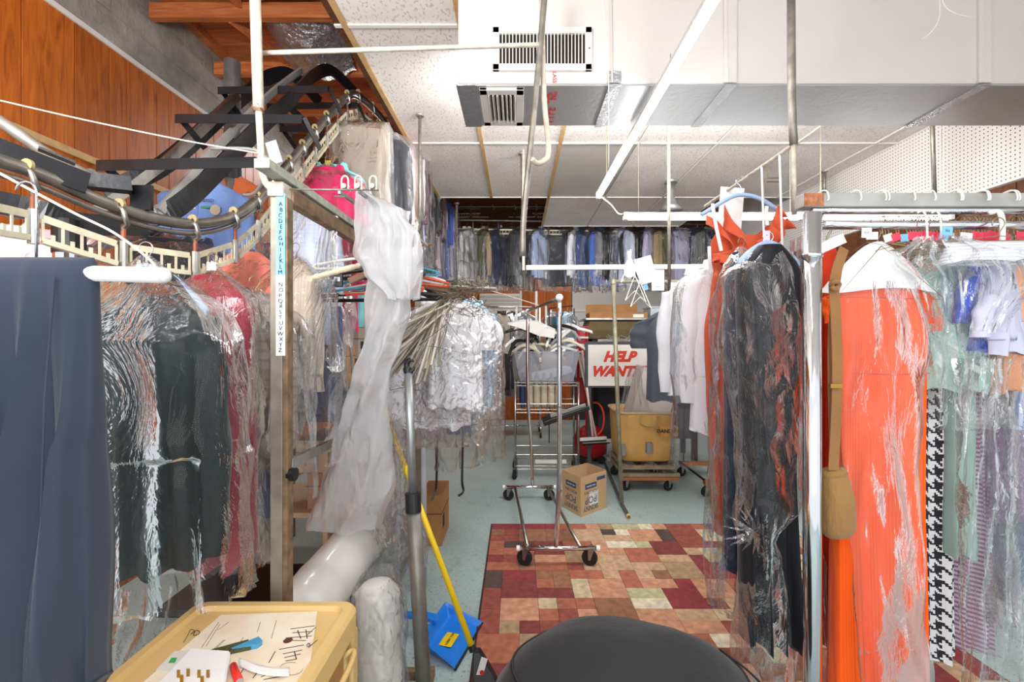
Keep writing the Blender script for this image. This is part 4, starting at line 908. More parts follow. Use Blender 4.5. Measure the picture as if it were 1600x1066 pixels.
def ruffle(pts, wd, side, ph):
    pts = catmull([P(*q) for q in pts], 8); N = len(pts)
    def fn(u, v):
        p = pts[min(int(u*(N-1)+.5), N-1)]; return (p.x+side*wd*v*(.7+.3*math.sin(u*9)), p.y-.02-.025*v*math.sin(u*14+ph)-.02*v, p.z-wd*v*(1.0+.25*math.sin(u*11+ph)))
    return MB().sheet(fn, N-1, 6)
ruffle([(1100, 338, 1.93), (1122, 352, 1.92), (1140, 388, 1.92), (1118, 405, 1.92)], .045, -.25, 0).build('ruffle', RUST, t, True, solid=.002)
ruffle([(1128, 322, 1.93), (1140, 345, 1.91), (1160, 372, 1.9), (1140, 392, 1.9), (1112, 398, 1.9)], .05, -.6, 1).build('ruffle', RUST, t, True, solid=.002)
ruffle([(1226, 342, 1.93), (1212, 352, 1.92), (1196, 370, 1.92), (1178, 378, 1.92)], .045, .35, 2).build('ruffle', RUST, t, True, solid=.002)
ruffle([(1212, 322, 1.94), (1205, 340, 1.92), (1196, 362, 1.9)], .055, .5, 2.5).build('ruffle', RUST, t, True, solid=.002)
ruffle([(1110, 398, 1.88), (1150, 400, 1.88), (1195, 385, 1.88)], .045, -.15, 3).build('sash', RUST, t, True, solid=.002)
ruffle([(1115, 420, 1.88), (1123, 440, 1.87), (1126, 470, 1.87)], .03, -.4, 4).build('sash', RUST, t, True, solid=.002)
HB = mat('pale_blue_plastic', (166, 190, 228))
MB().tube(catmull([P(1096, 336, 1.95), P(1118, 322, 1.95), P(1145, 307, 1.95), P(1165, 305, 1.95), P(1190, 312, 1.95), P(1222, 333, 1.95)], 6), .009, 10).build('hanger_frame', HB, t, smooth=True)
MB().tube(catmull([P(1157, 306, 1.95), P(1157, 292, 1.95), P(1150, 284, 1.95), P(1158, 276, 1.95), P(1166, 282, 1.95)], 5), .002, 6).build('hanger_hook', CHROME, t)
for pts in (((1113, 318), (1118, 350), (1127, 392)), ((1198, 322), (1197, 335), (1199, 352))):
    strip('ribbon', catmull([P(x, y, 1.87) for x, y in pts], 4), .014, .002, PLASTW, t, (0, 1, 0))
strip('ribbon', catmull([P(1108, 385, 1.9), P(1109, 410, 1.9), P(1112, 425, 1.9)], 4), .014, .002, PLASTW, t, (0, 1, 0))
t = thing('dress_belt', 'rust sash tail hanging beside the white shirts, behind the pink film', 'sash', tuple(P(1120, 640, 2.02)))
MB().loft([[Vector((P(c, y, 2.05).x+w_*math.cos(a), 2.05+.015*math.sin(a), P(c, y, 2.05).z)) for a in [j*PI/6 for j in range(12)]] for y, c, w_ in ((600, 1122, .03), (660, 1122, .035), (705, 1121, .038), (716, 1121, .034))], False, True).build('sash', RUST, t, smooth=True)
garment('shirt', 'white long-sleeved shirt with a ticket, left of the two white shirts', 'shirt', P(1096, 402, 2.45), .1, .19, .66, WHITEF, 'long', drop=.10, seed=41, slen=.55, A=.014)
garment('shirt', 'longer white shirt in pinkish film, right of the two white shirts', 'shirt', P(1126, 388, 2.2), .15, .16, .80, WHITEF, 'long', drop=.07, seed=42, slen=.6, bag=1, bagL=.95, bagm=film('pink_tinged_film', .04, .7, (1, 1, 1), crease=.3))
garment('polo_shirt', 'charcoal short-sleeved polo shirt left of the white shirts', 'shirt', P(1058, 462, 3.55), -.35, .25, .74, fabric('slate_grey_pique', (60, 64, 72)), 'short', drop=.1, seed=43, slen=.24)
garment('jacket', 'black garment tucked behind the charcoal polo shirt', 'jacket', P(1088, 470, 3.8), .3, .2, .8, BLACKF, 'none', seed=44)
garment('dress', 'slim navy satin dress in film between the rust dress and the black gown', 'dress', P(1158, 372, 1.72), .5, .075, 1.15, NAVY, 'none', bag=1, bagL=1.3, seed=45, dep=.04)
# black gown in a knotted film bag
t = garment('gown', 'long black gown in clear film knotted low, left of the chrome rack post', 'gown', P(1200, 362, 1.5), 0, .105, 1.28, fabric('black_gown_satin', (14, 15, 22), .45), 'none', drop=.06, hanger='blue', seed=46, collar=False, flare=.9, A=.016, k=4, dep=.05, top=-.06, waist=.8)
def knotbag(rows, knot, m, root, n=72, seed=0, dep=.07):
    rings = []
    for i in range(61):
        y = rows[0][0]+(rows[-1][0]-rows[0][0])*i/60; l, r_, dp = interp(rows, y); c = P((l+r_)/2, y, 1.5); hw = (r_-l)/2*1.5/F; g = math.exp(-((y-knot)/60)**2); ring = []
        for j in range(n):
            a = 2*PI*j/n; u = math.cos(a); q = (.010+.012*g)*nz(u*3+seed, y*.014, math.sin(a))+g*.010*math.sin(j*PI/2)
            ring.append((c.x+hw*sgn(u)*abs(u)**.8+q*u, c.y+dp*math.sin(a)+q, c.z))
        rings.append(ring)
    return MB().loft(rings).build('plastic_cover', m, root, True)
ORG[t.name] = Vector(t.location)
knotbag([(385, 1195, 1215, .012), (400, 1165, 1240, .04), (432, 1127, 1252, .06), (520, 1125, 1254, .075), (700, 1150, 1255, .08), (780, 1156, 1250, .09), (826, 1168, 1192, .10), (850, 1168, 1205, .10), (930, 1152, 1228, .08), (1100, 1142, 1240, .08)], 826, FILMG, t, seed=4)
c = P(1177, 828, 1.385)
kn = MB()
for k in range(26):
    a = k*2*PI/26+random.uniform(-.1, .1); L_ = random.uniform(.03, .10); d = Vector((math.cos(a), .1, math.sin(a)*1.1))
    s_ = Vector((-math.sin(a), 0, math.cos(a)))*random.uniform(.002, .005)
    kn._add([c, c+d*L_*.5+s_+Vector((0, -.008, 0)), c+d*L_+Vector((0, .02, 0)), c+d*L_*.5-s_], [(0, 1, 2, 3)])
kn.build('film_knot', FILMC, t, True)
curtain('film_bag', 'flat clear film bag hanging against the left side of the chrome rack post', [(372, 1242, 1254, 1.56), (450, 1238, 1252, 1.56), (600, 1228, 1256, 1.56), (760, 1222, 1256, 1.56), (900, 1226, 1290, 1.54), (1100, 1220, 1300, 1.54)], FILMD, seed=9, dep=.04, A=.01)
# chrome rack at right
t = thing('garment_rack', 'heavy chrome garment rack with double top rail at right', 'rack', (.97, 1.5, 0))
px_ = .97; qx, qy = .869, 1.34
MB().tube([(qx, qy, .01), (qx, qy, 1.872)], .0245, 24).build('post', CHROME, t, smooth=True); MB().tube([(qx, qy, 1.85), (px_+.02, 1.5, 1.9)], .02, 16).build('corner_bar', CHROME, t, smooth=True)
MB().lathe((qx, qy, 1.747), [(.026, -.006), (.0285, -.004), (.0285, .004), (.026, .006)], 24).build('collar', CHROME, t, smooth=True)
MB().box((px_-.035, 1.485, 1.935), (2.2, 1.535, 1.98)).build('top_beam', mat('grey_beam', (178, 176, 172), .45, .2, .15, 8), t, bevel=.003)
MB().box((px_-.034, 1.483, 1.937), (px_+.03, 1.4849, 1.978)).build('rust_patch', mat('rust', (170, 108, 74), .8, var=.4, vs=60), t)
MB().tube([(px_, 1.5, 1.925), (2.2, 1.5, 1.925)], .011, 12).build('upper_rail', CHROME, t, smooth=True)
MB().tube([(px_, 1.47, 1.87), (2.2, 1.47, 1.87)], .014, 14).build('hanging_rail', CHROME, t, smooth=True)
MB().tube([(qx, qy, .05), (2.2, 1.5, .05)], .02, 12).build('bottom_rail', CHROME, t, smooth=True)
MB().tube([(2.2, 1.5, .01), (2.2, 1.5, 1.93)], .026, 20).build('post', CHROME, t, smooth=True)
for i, px in enumerate((1291, 1342, 1381, 1386, 1426, 1458, 1498, 1501, 1540, 1543, 1585, 1589)):
    p = P(px, 304, 1.475); o = MB().tube(catmull([p+Vector((-.008, .03, .012)), p+Vector((-.004, .01, .016)), p+Vector((0, -.004, .008)), p+Vector((.004, -.006, -.012)), p+Vector((.002, -.004, -.02))], 4), .0022, 6).build('wire_hook', PLASTW)
    tag(o, 'white wire hook over the grey top beam of the chrome rack', 'hook', 'white wire hooks over the top beam')
TAGR = mat('pink_red_tag', (226, 62, 88), .7, var=.05); TAGB = mat('light_blue_tag', (130, 196, 236), .7, var=.05)
xs = [1355, 1376, 1380, 1384, 1389, 1401, 1405, 1418, 1423, 1428, 1432, 1437, 1441, 1446, 1455, 1460, 1465, 1476, 1500, 1508, 1518, 1524, 1530, 1535, 1540, 1546, 1555, 1562, 1585, 1590]
for i, px in enumerate(xs):
    Y = 1.42+.008*(i % 5); p = P(px, 342, 1.47); p.y = 1.47
    col_ = TAGW if i < 4 or i in (18, 19) else TAGB if i in (5, 6, 16, 17) else TAGR; cn = 'white' if col_ is TAGW else 'blue' if col_ is TAGB else 'pink-red'
    t2 = thing('wire_hanger', 'brass wire hanger with a %s ticket crowded on the chrome rail' % cn, 'hanger', tuple(p), 1e-6, 'wire hangers with %s tickets' % cn)
    pts = [Vector((0, -.016*math.cos(a), .016*math.sin(a)-.008)) for a in [k*PI/8-.2 for k in range(9)]]+[Vector((0, .002, -.04)), Vector((0, 0, -.075))]
    MB().tube(pts, .0016, 5).build('hanger_hook', WIRE, t2, local=True, smooth=True)
    if i % 2 == 0 or col_ is TAGR:
        a = random.uniform(-.5, .5); M = Matrix.Translation((0, -.02, -.058-.008*random.random())) @ Matrix.Rotation(a, 4, 'Y') @ Matrix.Rotation(random.uniform(-.4, .4), 4, 'Z')
        o = MB().box((-.017, -.001, -.012), (.017, .001, .012), M=M).build('ticket', col_, t2, local=True)
    MB().tube([(0, 0, -.075), (-.0, .12, -.11), (0, -.10, -.11), (0, 0, -.075)], .0013, 4).build('hanger_frame', WIRE, t2, local=True)
for nm, px, Y in (('white tube hanger hook arching at left over the pink-red tickets', 1447, 1.4), ('second white tube hanger hook, just left of the blue ticket', 1469, 1.4)):
    o = MB().tube(catmull([P(px-14, 333, 1.45), P(px-6, 330, 1.44), P(px, 340, 1.42), P(px+2, 372, 1.41)], 5), .003, 8).build('hanger_hook_tube', PLASTW, smooth=True); tag(o, nm, 'hanger')
o = MB().tube(catmull([P(1545, 333, 1.45), P(1560, 331, 1.44), P(1566, 345, 1.42), P(1566, 378, 1.41)], 5), .0075, 10).build('hanger_hook_tube', PLASTW, smooth=True); tag(o, 'thick white plastic hanger hook above the far right pink-red ticket', 'hanger')
def ticket(label, px, py, Y, w_, h, rot, txt=None, m=PAPER, strap=None):
    p = P(px, py, Y); t = thing('paper_ticket', label, 'ticket', tuple(p)); M = Matrix.Translation(p) @ Matrix.Rotation(rot, 4, 'Y')
    MB().box((-w_/2, -.0006, -h/2), (w_/2, .0006, h/2), M=M).build('paper', m, t)
    if txt:
        k = len(txt)
        for i, s_ in enumerate(txt):
            q = M @ Vector((0, -.0012, h*.32-h*.64*i/max(1, k-1) if k > 1 else 0)); text(s_, q, (PI/2, rot, 0), min(h*.5/k, w_/max(3, len(s_)*.62)), INK if m is PAPER else INK, t, name='writing', extr=.0001)
    return t
ticket('blue ticket printed 701 in the middle of the chrome rail', 1480, 361, 1.38, .032, .026, .05, ['701'], TAGB)
ticket('white ticket beside the hanger of the orange dress', 1354, 364, 1.38, .03, .03, .05, ['537'])
ticket('blank white ticket tilted on the brown bag hanger', 1301, 380, 1.36, .078, .03, -.42)
ticket('white receipt tilted over the square bar, largest of the paper slips', 1009, 422, 2.6, .10, .15, -.28, ['----- ---', '--- ----', '-- -----', '---'])
ticket('white receipt hanging straight, right of the tilted one', 1028, 438, 2.75, .075, .125, 0, ['--- ---', '-----'])
ticket('small blue slip below the tilted receipt', 1009, 449, 2.58, .025, .03, -.28, ['71'], TAGB)
ticket('white slip with brass clip on the left white shirt', 1058, 460, 2.3, .07, .12, .05, ['-- ---', '---'])
ticket('two large blank cards clipped to the hook rail behind the rust dress', 1142, 325, 2.1, .11, .19, .08)
ticket('pale violet ticket on the black gown hanger', 1198, 368, 1.44, .02, .03, 0, ['8'], mat('violet_paper', (214, 200, 226), .7))
ticket('grey card ticket hanging inside the conveyor frame', 428, 238, 2.0, .05, .10, -.3, None, mat('grey_card', (206, 206, 216), .8))
for px, py in ((985, 402), (992, 430), (1000, 440)):
    p = P(px, py, 2.9); o = MB().tube([p+Vector((0, 0, .05)), p, p+Vector((-.06, 0, -.16)), p+Vector((.0, 0, -.1)), p+Vector((.07, 0, -.17)), p], .003, 5).build('wire_hanger', PLASTW); tag(o, 'empty white wire hanger below the square bar', 'hanger', 'empty hangers below the square bar')
o = MB().loft([[P(983+a, y, 2.85)+Vector((0, .01*b, 0)) for a, b in ((-q, -1), (q, -1), (q, 1), (-q, 1))] for y, q in ((393, 3), (405, 2), (415, 7), (430, 8), (434, 3))], True, True).build('white_tape_ball', PLASTW); tag(o, 'bunched white cloth tied on the square bar', 'cloth')
# orange dress
ORANGE = fabric('bright_orange_rib', (254, 98, 14), .8, var=.04, stripes=[(0, .006, .3, (240, 70, 6), .7)])
od = garment('dress', 'bright orange ribbed long dress in clear film, right of the chrome post', 'dress', P(1370, 352, 1.46), -.05, .152, 1.5, ORANGE, 'none', drop=.035, top=-.185, seed=51, collar=False, A=.016, k=5, dep=.05, waist=.92, flare=.95, neck=.12, shoulder=1.0)
for s_ in (-1, 1): MB().loft(sleeve(s_, .165, -.215, .10, .012, .04, .034, 5)).build('cap_sleeve', ORANGE, od, True, True)
rings = []
for i in range(14):
    t_ = i/13; z = -.055-.16*t_; hw = .015+.156*t_**.75
    rings.append([(hw*math.cos(a), (.012+.060*t_)*math.sin(a)+.002*math.sin(7*a), z+.006*math.sin(3*a)*t_) for a in [j*2*PI/40 for j in range(40)]])
MB().loft(rings).build('shoulder_cover', fabric('white_tissue_cape', (242, 242, 242)), od, True, True)
MB().tube([(0, -.02, -.07), (-.165, -.065, -.235), (.155, -.065, -.245), (0, -.02, -.07)], .0014, 5).build('wire_outline', WIRE, od, local=True)
MB().tube([(-.12, -.062, -.47), (0, -.070, -.475), (.11, -.062, -.47)], .0015, 5).build('waist_seam', fabric('orange_seam', (220, 66, 20)), od, local=True)
ORG[od.name] = Vector(od.location)
rings = []
for i in range(50):
    y = 440+(1100-440)*i/49; l, r_ = interp([(440, 1310, 1440), (520, 1320, 1455), (640, 1318, 1448), (760, 1325, 1440), (900, 1340, 1445), (1100, 1355, 1462)], y)
    rings.append([Vector((P((l+r_)/2+(r_-l)/2*math.cos(a), y, 1.34).x, 1.345+.03*math.sin(a)+.018*nz(math.cos(a)*3, y*.012, math.sin(a)), P(0, y, 1.34).z)) for a in [j*2*PI/48 for j in range(48)]])
MB().loft(rings).build('plastic_cover', FILMO, od, True)
# more on the right rack, fanned out
def hound():
    t = NT('houndstooth'); v = t.coord(); sp = t.add('ShaderNodeSeparateXYZ'); t.link(v, sp.inputs[0])
    u = t.math('FLOOR', t.math('DIVIDE', sp.outputs[0], .0062)); w_ = t.math('FLOOR', t.math('DIVIDE', sp.outputs[2], .0062))
    tw = t.math('LESS_THAN', t.math('FLOORED_MODULO', t.math('ADD', u, w_), 4), 2)
    a = t.math('LESS_THAN', t.math('FLOORED_MODULO', u, 8), 4); b = t.math('LESS_THAN', t.math('FLOORED_MODULO', w_, 8), 4)
    f = t.math('ADD', t.math('MULTIPLY', tw, a), t.math('MULTIPLY', t.math('SUBTRACT', 1, tw), b))
    t.link(t.mix(f, rgb(232, 230, 230), rgb(34, 32, 42)), t.b.inputs['Base Color']); t.b.inputs['Roughness'].default_value = .85; return t.m
HOUND = hound(); MINT = fabric('mint_linen', (158, 190, 180)); LAV = fabric('lavender_jersey', (206, 204, 226)); PEACH = fabric('peach_cotton', (236, 168, 124)); PURPLE = fabric('plum_velvet', (104, 60, 104))
MAUVE = fabric('mauve_striped_jersey', (206, 180, 194), stripes=[(2, .016, .5, (110, 84, 110), .8)])
S = lambda px, py, Y: P(px, py, Y)
folded('dress', 'black and white houndstooth dress strip right of the orange dress', 'dress', P(1449, 352, 1.64), 0, .085, 1.35, HOUND, dep=.03, top=-.2, seed=52)
garment('shirt', 'mint green short-sleeved shirt in shiny film over the houndstooth dress', 'shirt', P(1486, 350, 1.52), .12, .115, .46, MINT, 'short', drop=.06, bag=1, bagL=.58, bagm=FILMG, seed=53, slen=.26, dep=.04, top=-.09)
folded('dress', 'mint green skirt hanging straight below the mint shirt', 'skirt', P(1497, 352, 1.60), 0, .045, .85, MINT, dep=.03, top=-.3, seed=54)
garment('dress', 'mauve striped long dress right of the mint skirt', 'dress', P(1508, 352, 1.68), .1, .085, 1.45, MAUVE, 'none', seed=55, collar=False, dep=.035)
garment('tee_shirt', 'royal blue tee shirt peeking out between mint and lavender', 'shirt', P(1527, 352, 1.50), .6, .075, .33, ROYAL, 'short', seed=56, dep=.03, slen=.18)
garment('tee_shirt', 'lavender tee shirt hanging at the front right of the rack', 'shirt', P(1562, 352, 1.46), .55, .085, .30, LAV, 'short', drop=.10, seed=57, dep=.035, slen=.16, top=-.11)
garment('shirt', 'peach short-sleeved shirt behind the lavender tee shirt', 'shirt', P(1584, 352, 1.50), .1, .085, .46, PEACH, 'short', seed=58, dep=.04, drop=.08, slen=.2)
garment('dress', 'plum velvet dress in hazy film at far right', 'dress', P(1570, 352, 1.68), .15, .12, 1.0, PURPLE, 'none', seed=59, bag=1, bagL=1.45, bagm=film('hazy_violet_film', .2, 1, (.95, .95, 1), crease=.3))
folded('jeans', 'blue jeans in film at the far right edge, low down', 'jeans', P(1598, 352, 1.72), 0, .11, 1.15, DENIM, top=-.25, dep=.04, bag=1, bagL=1.3, seed=60)
garment('shirt', 'pale grey-blue shirt cut by the right edge of the picture', 'shirt', P(1630, 352, 1.58), .3, .11, .5, STRIPEW, 'long', seed=61, bag=1, bagL=1.3)
folded('cardigan', 'white ribbed cardigan laid over a hanger at the top right', 'cardigan', P(1560, 340, 1.37), -.1, .15, .05, fabric('white_rib_knit', (238, 236, 240), stripes=[(2, .01, .4, (190, 190, 206), .7)]), dep=.05, top=-.085, seed=62)
curtain('film_bag', 'bunched shiny film over the shoulders of the clothes at the top right', [(372, 1430, 1500, 1.36, .03), (400, 1400, 1590, 1.36, .05), (440, 1430, 1600, 1.37, .05), (520, 1450, 1560, 1.38, .04)], FILM, seed=12, A=.018, folds=7)
curtain('film_bag', 'long clear film hanging at the far lower right', [(560, 1500, 1600, 1.42, .03), (800, 1500, 1640, 1.42, .04), (1100, 1510, 1660, 1.42, .05)], FILM, seed=14, A=.014, folds=6)
# brown bag on a strap
BRN = fabric('brown_quilted_cloth', (150, 112, 66), .8, wr=40); BRNS = fabric('brown_webbing', (146, 104, 62))
t = thing('shoulder_bag', 'brown quilted shoulder bag hanging by a long knotted strap beside the chrome post', 'bag', tuple(P(1308, 395, 1.36)))
strip('strap', catmull([P(1319, 388, 1.37), P(1308, 420, 1.35), P(1303, 450, 1.35), P(1306, 500, 1.34), P(1308, 600, 1.34), P(1302, 735, 1.34)], 6), .03, .003, BRNS, t, (0, 1, 0))
strip('strap', catmull([P(1315, 392, 1.38), P(1306, 450, 1.37), P(1299, 550, 1.36), P(1303, 735, 1.36)], 6), .022, .003, BRNS, t, (0, 1, 0))
MB().tube(catmull([P(1298, 446, 1.34), P(1304, 440, 1.325), P(1311, 444, 1.34), P(1305, 452, 1.33), P(1299, 448, 1.33)], 4), .007, 8).build('strap_knot', BRNS, t, smooth=True)
MB().box(P(1298, 600, 1.325), P(1312, 606, 1.335)).build('buckle', BRASS, t)
rings = []
for y, l, r_, dp in ((732, 1285, 1318, .02), (740, 1284, 1320, .03), (780, 1283, 1328, .05), (820, 1284, 1330, .05), (834, 1290, 1326, .035), (838, 1298, 1318, .01)):
    c = P((l+r_)/2, y, 1.36); hw = (r_-l)/2*1.36/F; rings.append([(c.x+hw*sgn(math.cos(a))*abs(math.cos(a))**.7, c.y+dp*math.sin(a), c.z+.008*math.cos(a)) for a in [j*2*PI/28 for j in range(28)]])
MB().loft(rings, True, True).build('bag_body', BRN, t, smooth=True)
MB().tube([rings[1][j] for j in range(0, 28, 2)], .003, 5, closed=True).build('piping', BRNS, t)
garment('dress', 'thin vermilion dress edge showing just right of the chrome post', 'dress', P(1292, 352, 1.62), 0, .05, 1.4, fabric('vermilion_cloth', (222, 66, 34)), 'none', seed=63, collar=False, dep=.03)
garment('dress', 'grey-green dress edge behind the brown strap', 'dress', P(1290, 352, 1.75), 0, .06, .7, fabric('grey_green_cloth', (120, 140, 132)), 'none', seed=64, collar=False, dep=.03)
# ---------------------------------------------------------------- alphabet post and beam
OLDM = mat('scratched_grey_metal', (150, 142, 128), .5, .4, .25, 14, .1, 60)
BRW = mat('rusty_square_tube', (132, 108, 82), .6, .3, .4, 26, .1, 50)
X0 = -.735
t = thing('shelf_frame', 'square metal post and beam frame carrying the alphabet strip', 'frame', (X0, 1.4, 0))
MB().box((X0-.025, 1.4, 0), (X0+.012, 1.44, 1.965)).build('post', OLDM, t, bevel=.002)
MB().box((X0+.012, 1.402, 0), (X0+.027, 1.44, 1.94)).build('post_edge', BRW, t, bevel=.002)
MB().box((X0-.03, 1.39, 1.94), (X0+.02, 1.45, 1.985)).build('corner_cap', PAINTPIPE, t, bevel=.004)
MB().bar((X0+.01, 1.44, 1.955), (X0+.01, 3.4, 1.955), .035, .05).build('beam', BRW, t, bevel=.002)
MB().bar((X0+.005, 1.30, 2.005), (X0+.005, 3.4, 2.005), .045, .028).build('beam_flange', mat('chipped_green_grey_paint', (160, 162, 146), .6, var=.25, vs=30), t, bevel=.002)
MB().box((X0-.02, 3.36, 0), (X0+.02, 3.40, 1.95)).build('post', OLDM, t)
MB().bar((X0+.02, 1.43, 1.11), P(540, 682, 2.3), .02, .032).build('brace', STEEL, t)
MB().cyl((X0+.022, 1.42, 1.08), (X0+.045, 1.42, 1.08), .02, 12).build('brace_socket', BLACK, t)
MB().bar((X0, 1.42, .03), (X0, 3.4, .03), .04, .04).build('base_bar', OLDM, t)
BLUT = mat('blue_tape', (132, 196, 238), .6, var=.02)
tp = MB().box(P(431, 302, 1.398), P(446, 430, 1.4)).build('blue_tape', BLUT, t)
tw_ = MB().box(P(431, 430, 1.398), P(446, 556, 1.4)).build('white_tape', PAPER, t)
for i, ch in enumerate('ABCDEFGHIJKLM'): text(ch, P(438.5+.8*math.sin(i*2), 319+i*8.9, 1.3965), (PI/2, .1*math.sin(i*3), 0), .018, INK, t, name='letter')
for i, ch in enumerate('NOPQRSTUVWXYZ'): text(ch, P(438.5+.8*math.sin(i*2), 445+i*8.55, 1.3965), (PI/2, .1*math.sin(i*5), 0), .018, INK, t, name='letter')
t = thing('hook_rod_frame', 'pair of thin rods with wire loops branching off the alphabet beam', 'rod', tuple(P(455, 297, 1.45)))
MB().tube([P(452, 296, 1.42), P(592, 297, 1.5)], .0032, 8).build('cross_rod', DULL, t, smooth=True)
for a, b in ((P(560, 298, 1.5), P(668, 384, 3.0)), (P(530, 300, 1.5), P(652, 384, 3.0))): MB().bar(a, b, .008, .012).build('long_rod', GREYP, t)
MB().tube([P(648, 384, 3.0), P(675, 382, 3.0)], .006, 8).build('cross_rod', RUSTY, t)
for px in (539, 560, 583):
    MB().tube(catmull([P(px-5, 297, 1.48), P(px-5, 280, 1.48), P(px, 275, 1.48), P(px+5, 280, 1.48), P(px+5, 297, 1.48)], 5), .003, 8).build('wire_loop', PAINTPIPE, t, smooth=True)
    MB().lathe(P(px-1, 291, 1.476), [(.004, -.006), (.008, -.006), (.008, .004)], 10, 'Y').build('wheel', DULL, t)
MB().tube([P(523, 307, 1.5), P(540, 307, 1.5)], .0035, 8).build('peg', STEEL, t)
# ---------------------------------------------------------------- hook pole
t = thing('hook_pole', 'telescopic grey pole with black open hook on top, standing in front', 'pole', (P(652, 1000, 1.8).x, 1.8, 0))
bx = P(660, 1066, 1.8); MB().tube([Vector((bx.x+.012, 1.8, .01)), P(646, 790, 1.85)], [.0305, .029], 20).build('lower_tube', mat('worn_grey_tube', (128, 124, 118), .45, .5, .2, 12), t, smooth=True)
MB().tube([P(646, 800, 1.845), P(645, 770, 1.852)], .032, 20).build('collar', BLACK, t, smooth=False)
MB().tube([P(645, 772, 1.853), P(638, 583, 1.9)], .017, 16).build('upper_tube', GALV, t, smooth=True)
MB().tube(catmull([P(638, 584, 1.9), P(636, 575, 1.9), P(636, 567, 1.9), P(641, 563, 1.9), P(647, 565, 1.9)], 5), [.017]*6+[.012]*10+[.005]*5, 12).build('hook', BLACK, t, smooth=True)
MB().tube(catmull([P(640, 582, 1.9), P(645, 578, 1.9), P(648, 573, 1.9)], 4), [.012]*3+[.008]*3+[.005]*3, 10).build('hook_jaw', BLACK, t, smooth=True)
t = thing('floor_bracket', 'low rusty steel bracket on the floor beside the pole foot', 'bracket', (-.4, 2.02, 0))
MB().box((P(618, 0, 2.0).x, 2.0, .0), (P(676, 0, 2.0).x, 2.03, .04)).build('bar', BRW, t); MB().box((P(668, 0, 2.0).x, 1.75, .0), (P(678, 0, 2.0).x, 2.03, .045)).build('side_bar', BRW, t)
# ---------------------------------------------------------------- broom and dustpan
YEL = mat('yellow_plastic', (246, 206, 20), .35, var=.02)
t = thing('broom', 'broom with a bright yellow handle leaning beside the hook pole', 'broom', (-.17, 1.98, 0))
hb = P(740, 1018, 2.0)
MB().tube([hb, P(600, 640, 2.45)], .0135, 14).build('handle', YEL, t, smooth=True)
MB().tube([hb, hb.lerp(P(600, 640, 2.45), .02)], .017, 14).build('socket', BLACK, t)
def bar3(mb, a, b, wa, wb, th): # tapering head
    return mb
hd = MB(); c1 = P(745, 1016, 1.99); c2 = P(762, 1075, 1.93)
hd.loft([[c+Vector((w_*sx, .022*sy, 0)) for sx, sy in ((-1, -1), (1, -1), (1, 1), (-1, 1))] for c, w_ in ((c1, .014), (c1.lerp(c2, .3), .03), (c1.lerp(c2, .6), .045), (c2, .055))], True, True).build('brush_head', BLACK, t, bevel=.004)
lb_ = MB().box((-.014, -.001, -.05), (.014, .001, .05), M=Matrix.Translation(P(752, 1046, 1.935)) @ Matrix.Rotation(.28, 4, 'Y')).build('label', PAPER, t)
MB().lathe(P(753, 1051, 1.932), [(.010, 0), (.010, -.001)], 16, 'Y').build('red_print', REDINK, t)
br = MB()
for i in range(120):
    p = c2+Vector((random.uniform(-.05, .06), random.uniform(-.02, .02), 0)); br.tube([p+Vector((0, 0, .02)), p+Vector((random.uniform(-.01, .03), 0, -.10+.0*i))], .0012, 3, False)
br.build('bristles', RUBBER, t, kind='stuff')
BLU = mat('blue_plastic', (30, 130, 232), .3, var=.02)
t = thing('dustpan', 'bright blue plastic dustpan lying on the floor under the yellow broom', 'dustpan', (-.3, 2.25, 0))
def W0(x, y, z=0): Y = F*(1.5-z)/(y-531); return Vector(((x-808)*Y/F, Y, z))
q = [W0(711, 1048, .006), W0(754, 975, .006), W0(696, 960, .02), W0(656, 1018, .02)]   # lip right, lip far, back far, back near
fr_, ff, bf, bn = q
def pan(u, v):  # u across the lip, v from lip to back
    a = fr_.lerp(ff, u); b = bn.lerp(bf, u); p = a.lerp(b, v); z = .006+.02*v+max(.06*max(0, (v-.85)/.15)**1.5, (.06*(.2+.8*v))*max(0, (abs(u-.5)-.42)/.08)**1.2)
    return Vector((p.x, p.y, z))
MB().sheet(pan, 40, 30).build('pan', BLU, t, True, solid=.004)
MB().tube([fr_+Vector((0, 0, .004)), ff+Vector((0, 0, .004))], .006, 8).build('rubber_lip', RUBBER, t)
m_ = bn.lerp(bf, .5)
MB().loft([[c+Vector((0, w_*sy, .012*sz)) for sy, sz in ((-1, -1), (1, -1), (1, 1), (-1, 1))] for c, w_ in ((m_+Vector((.02, 0, .06)), .03), (m_+Vector((-.05, .02, .07)), .022), (m_+Vector((-.13, .04, .06)), .018), (m_+Vector((-.16, .05, .055)), .014))], True, True).build('handle', BLU, t, bevel=.005)
M = Matrix.Translation(pan(.45, .5)+Vector((0, 0, .004))) @ Matrix.Rotation(math.atan2((ff-fr_).y, (ff-fr_).x), 4, 'Z')
MB().box((-.055, -.03, 0), (.045, .035, .0012), M=M).build('label', YEL, t)
text('LOBBY PAN', M @ Vector((0, 0, .002)), (0, 0, math.atan2((ff-fr_).y, (ff-fr_).x)), .018, INK, t)
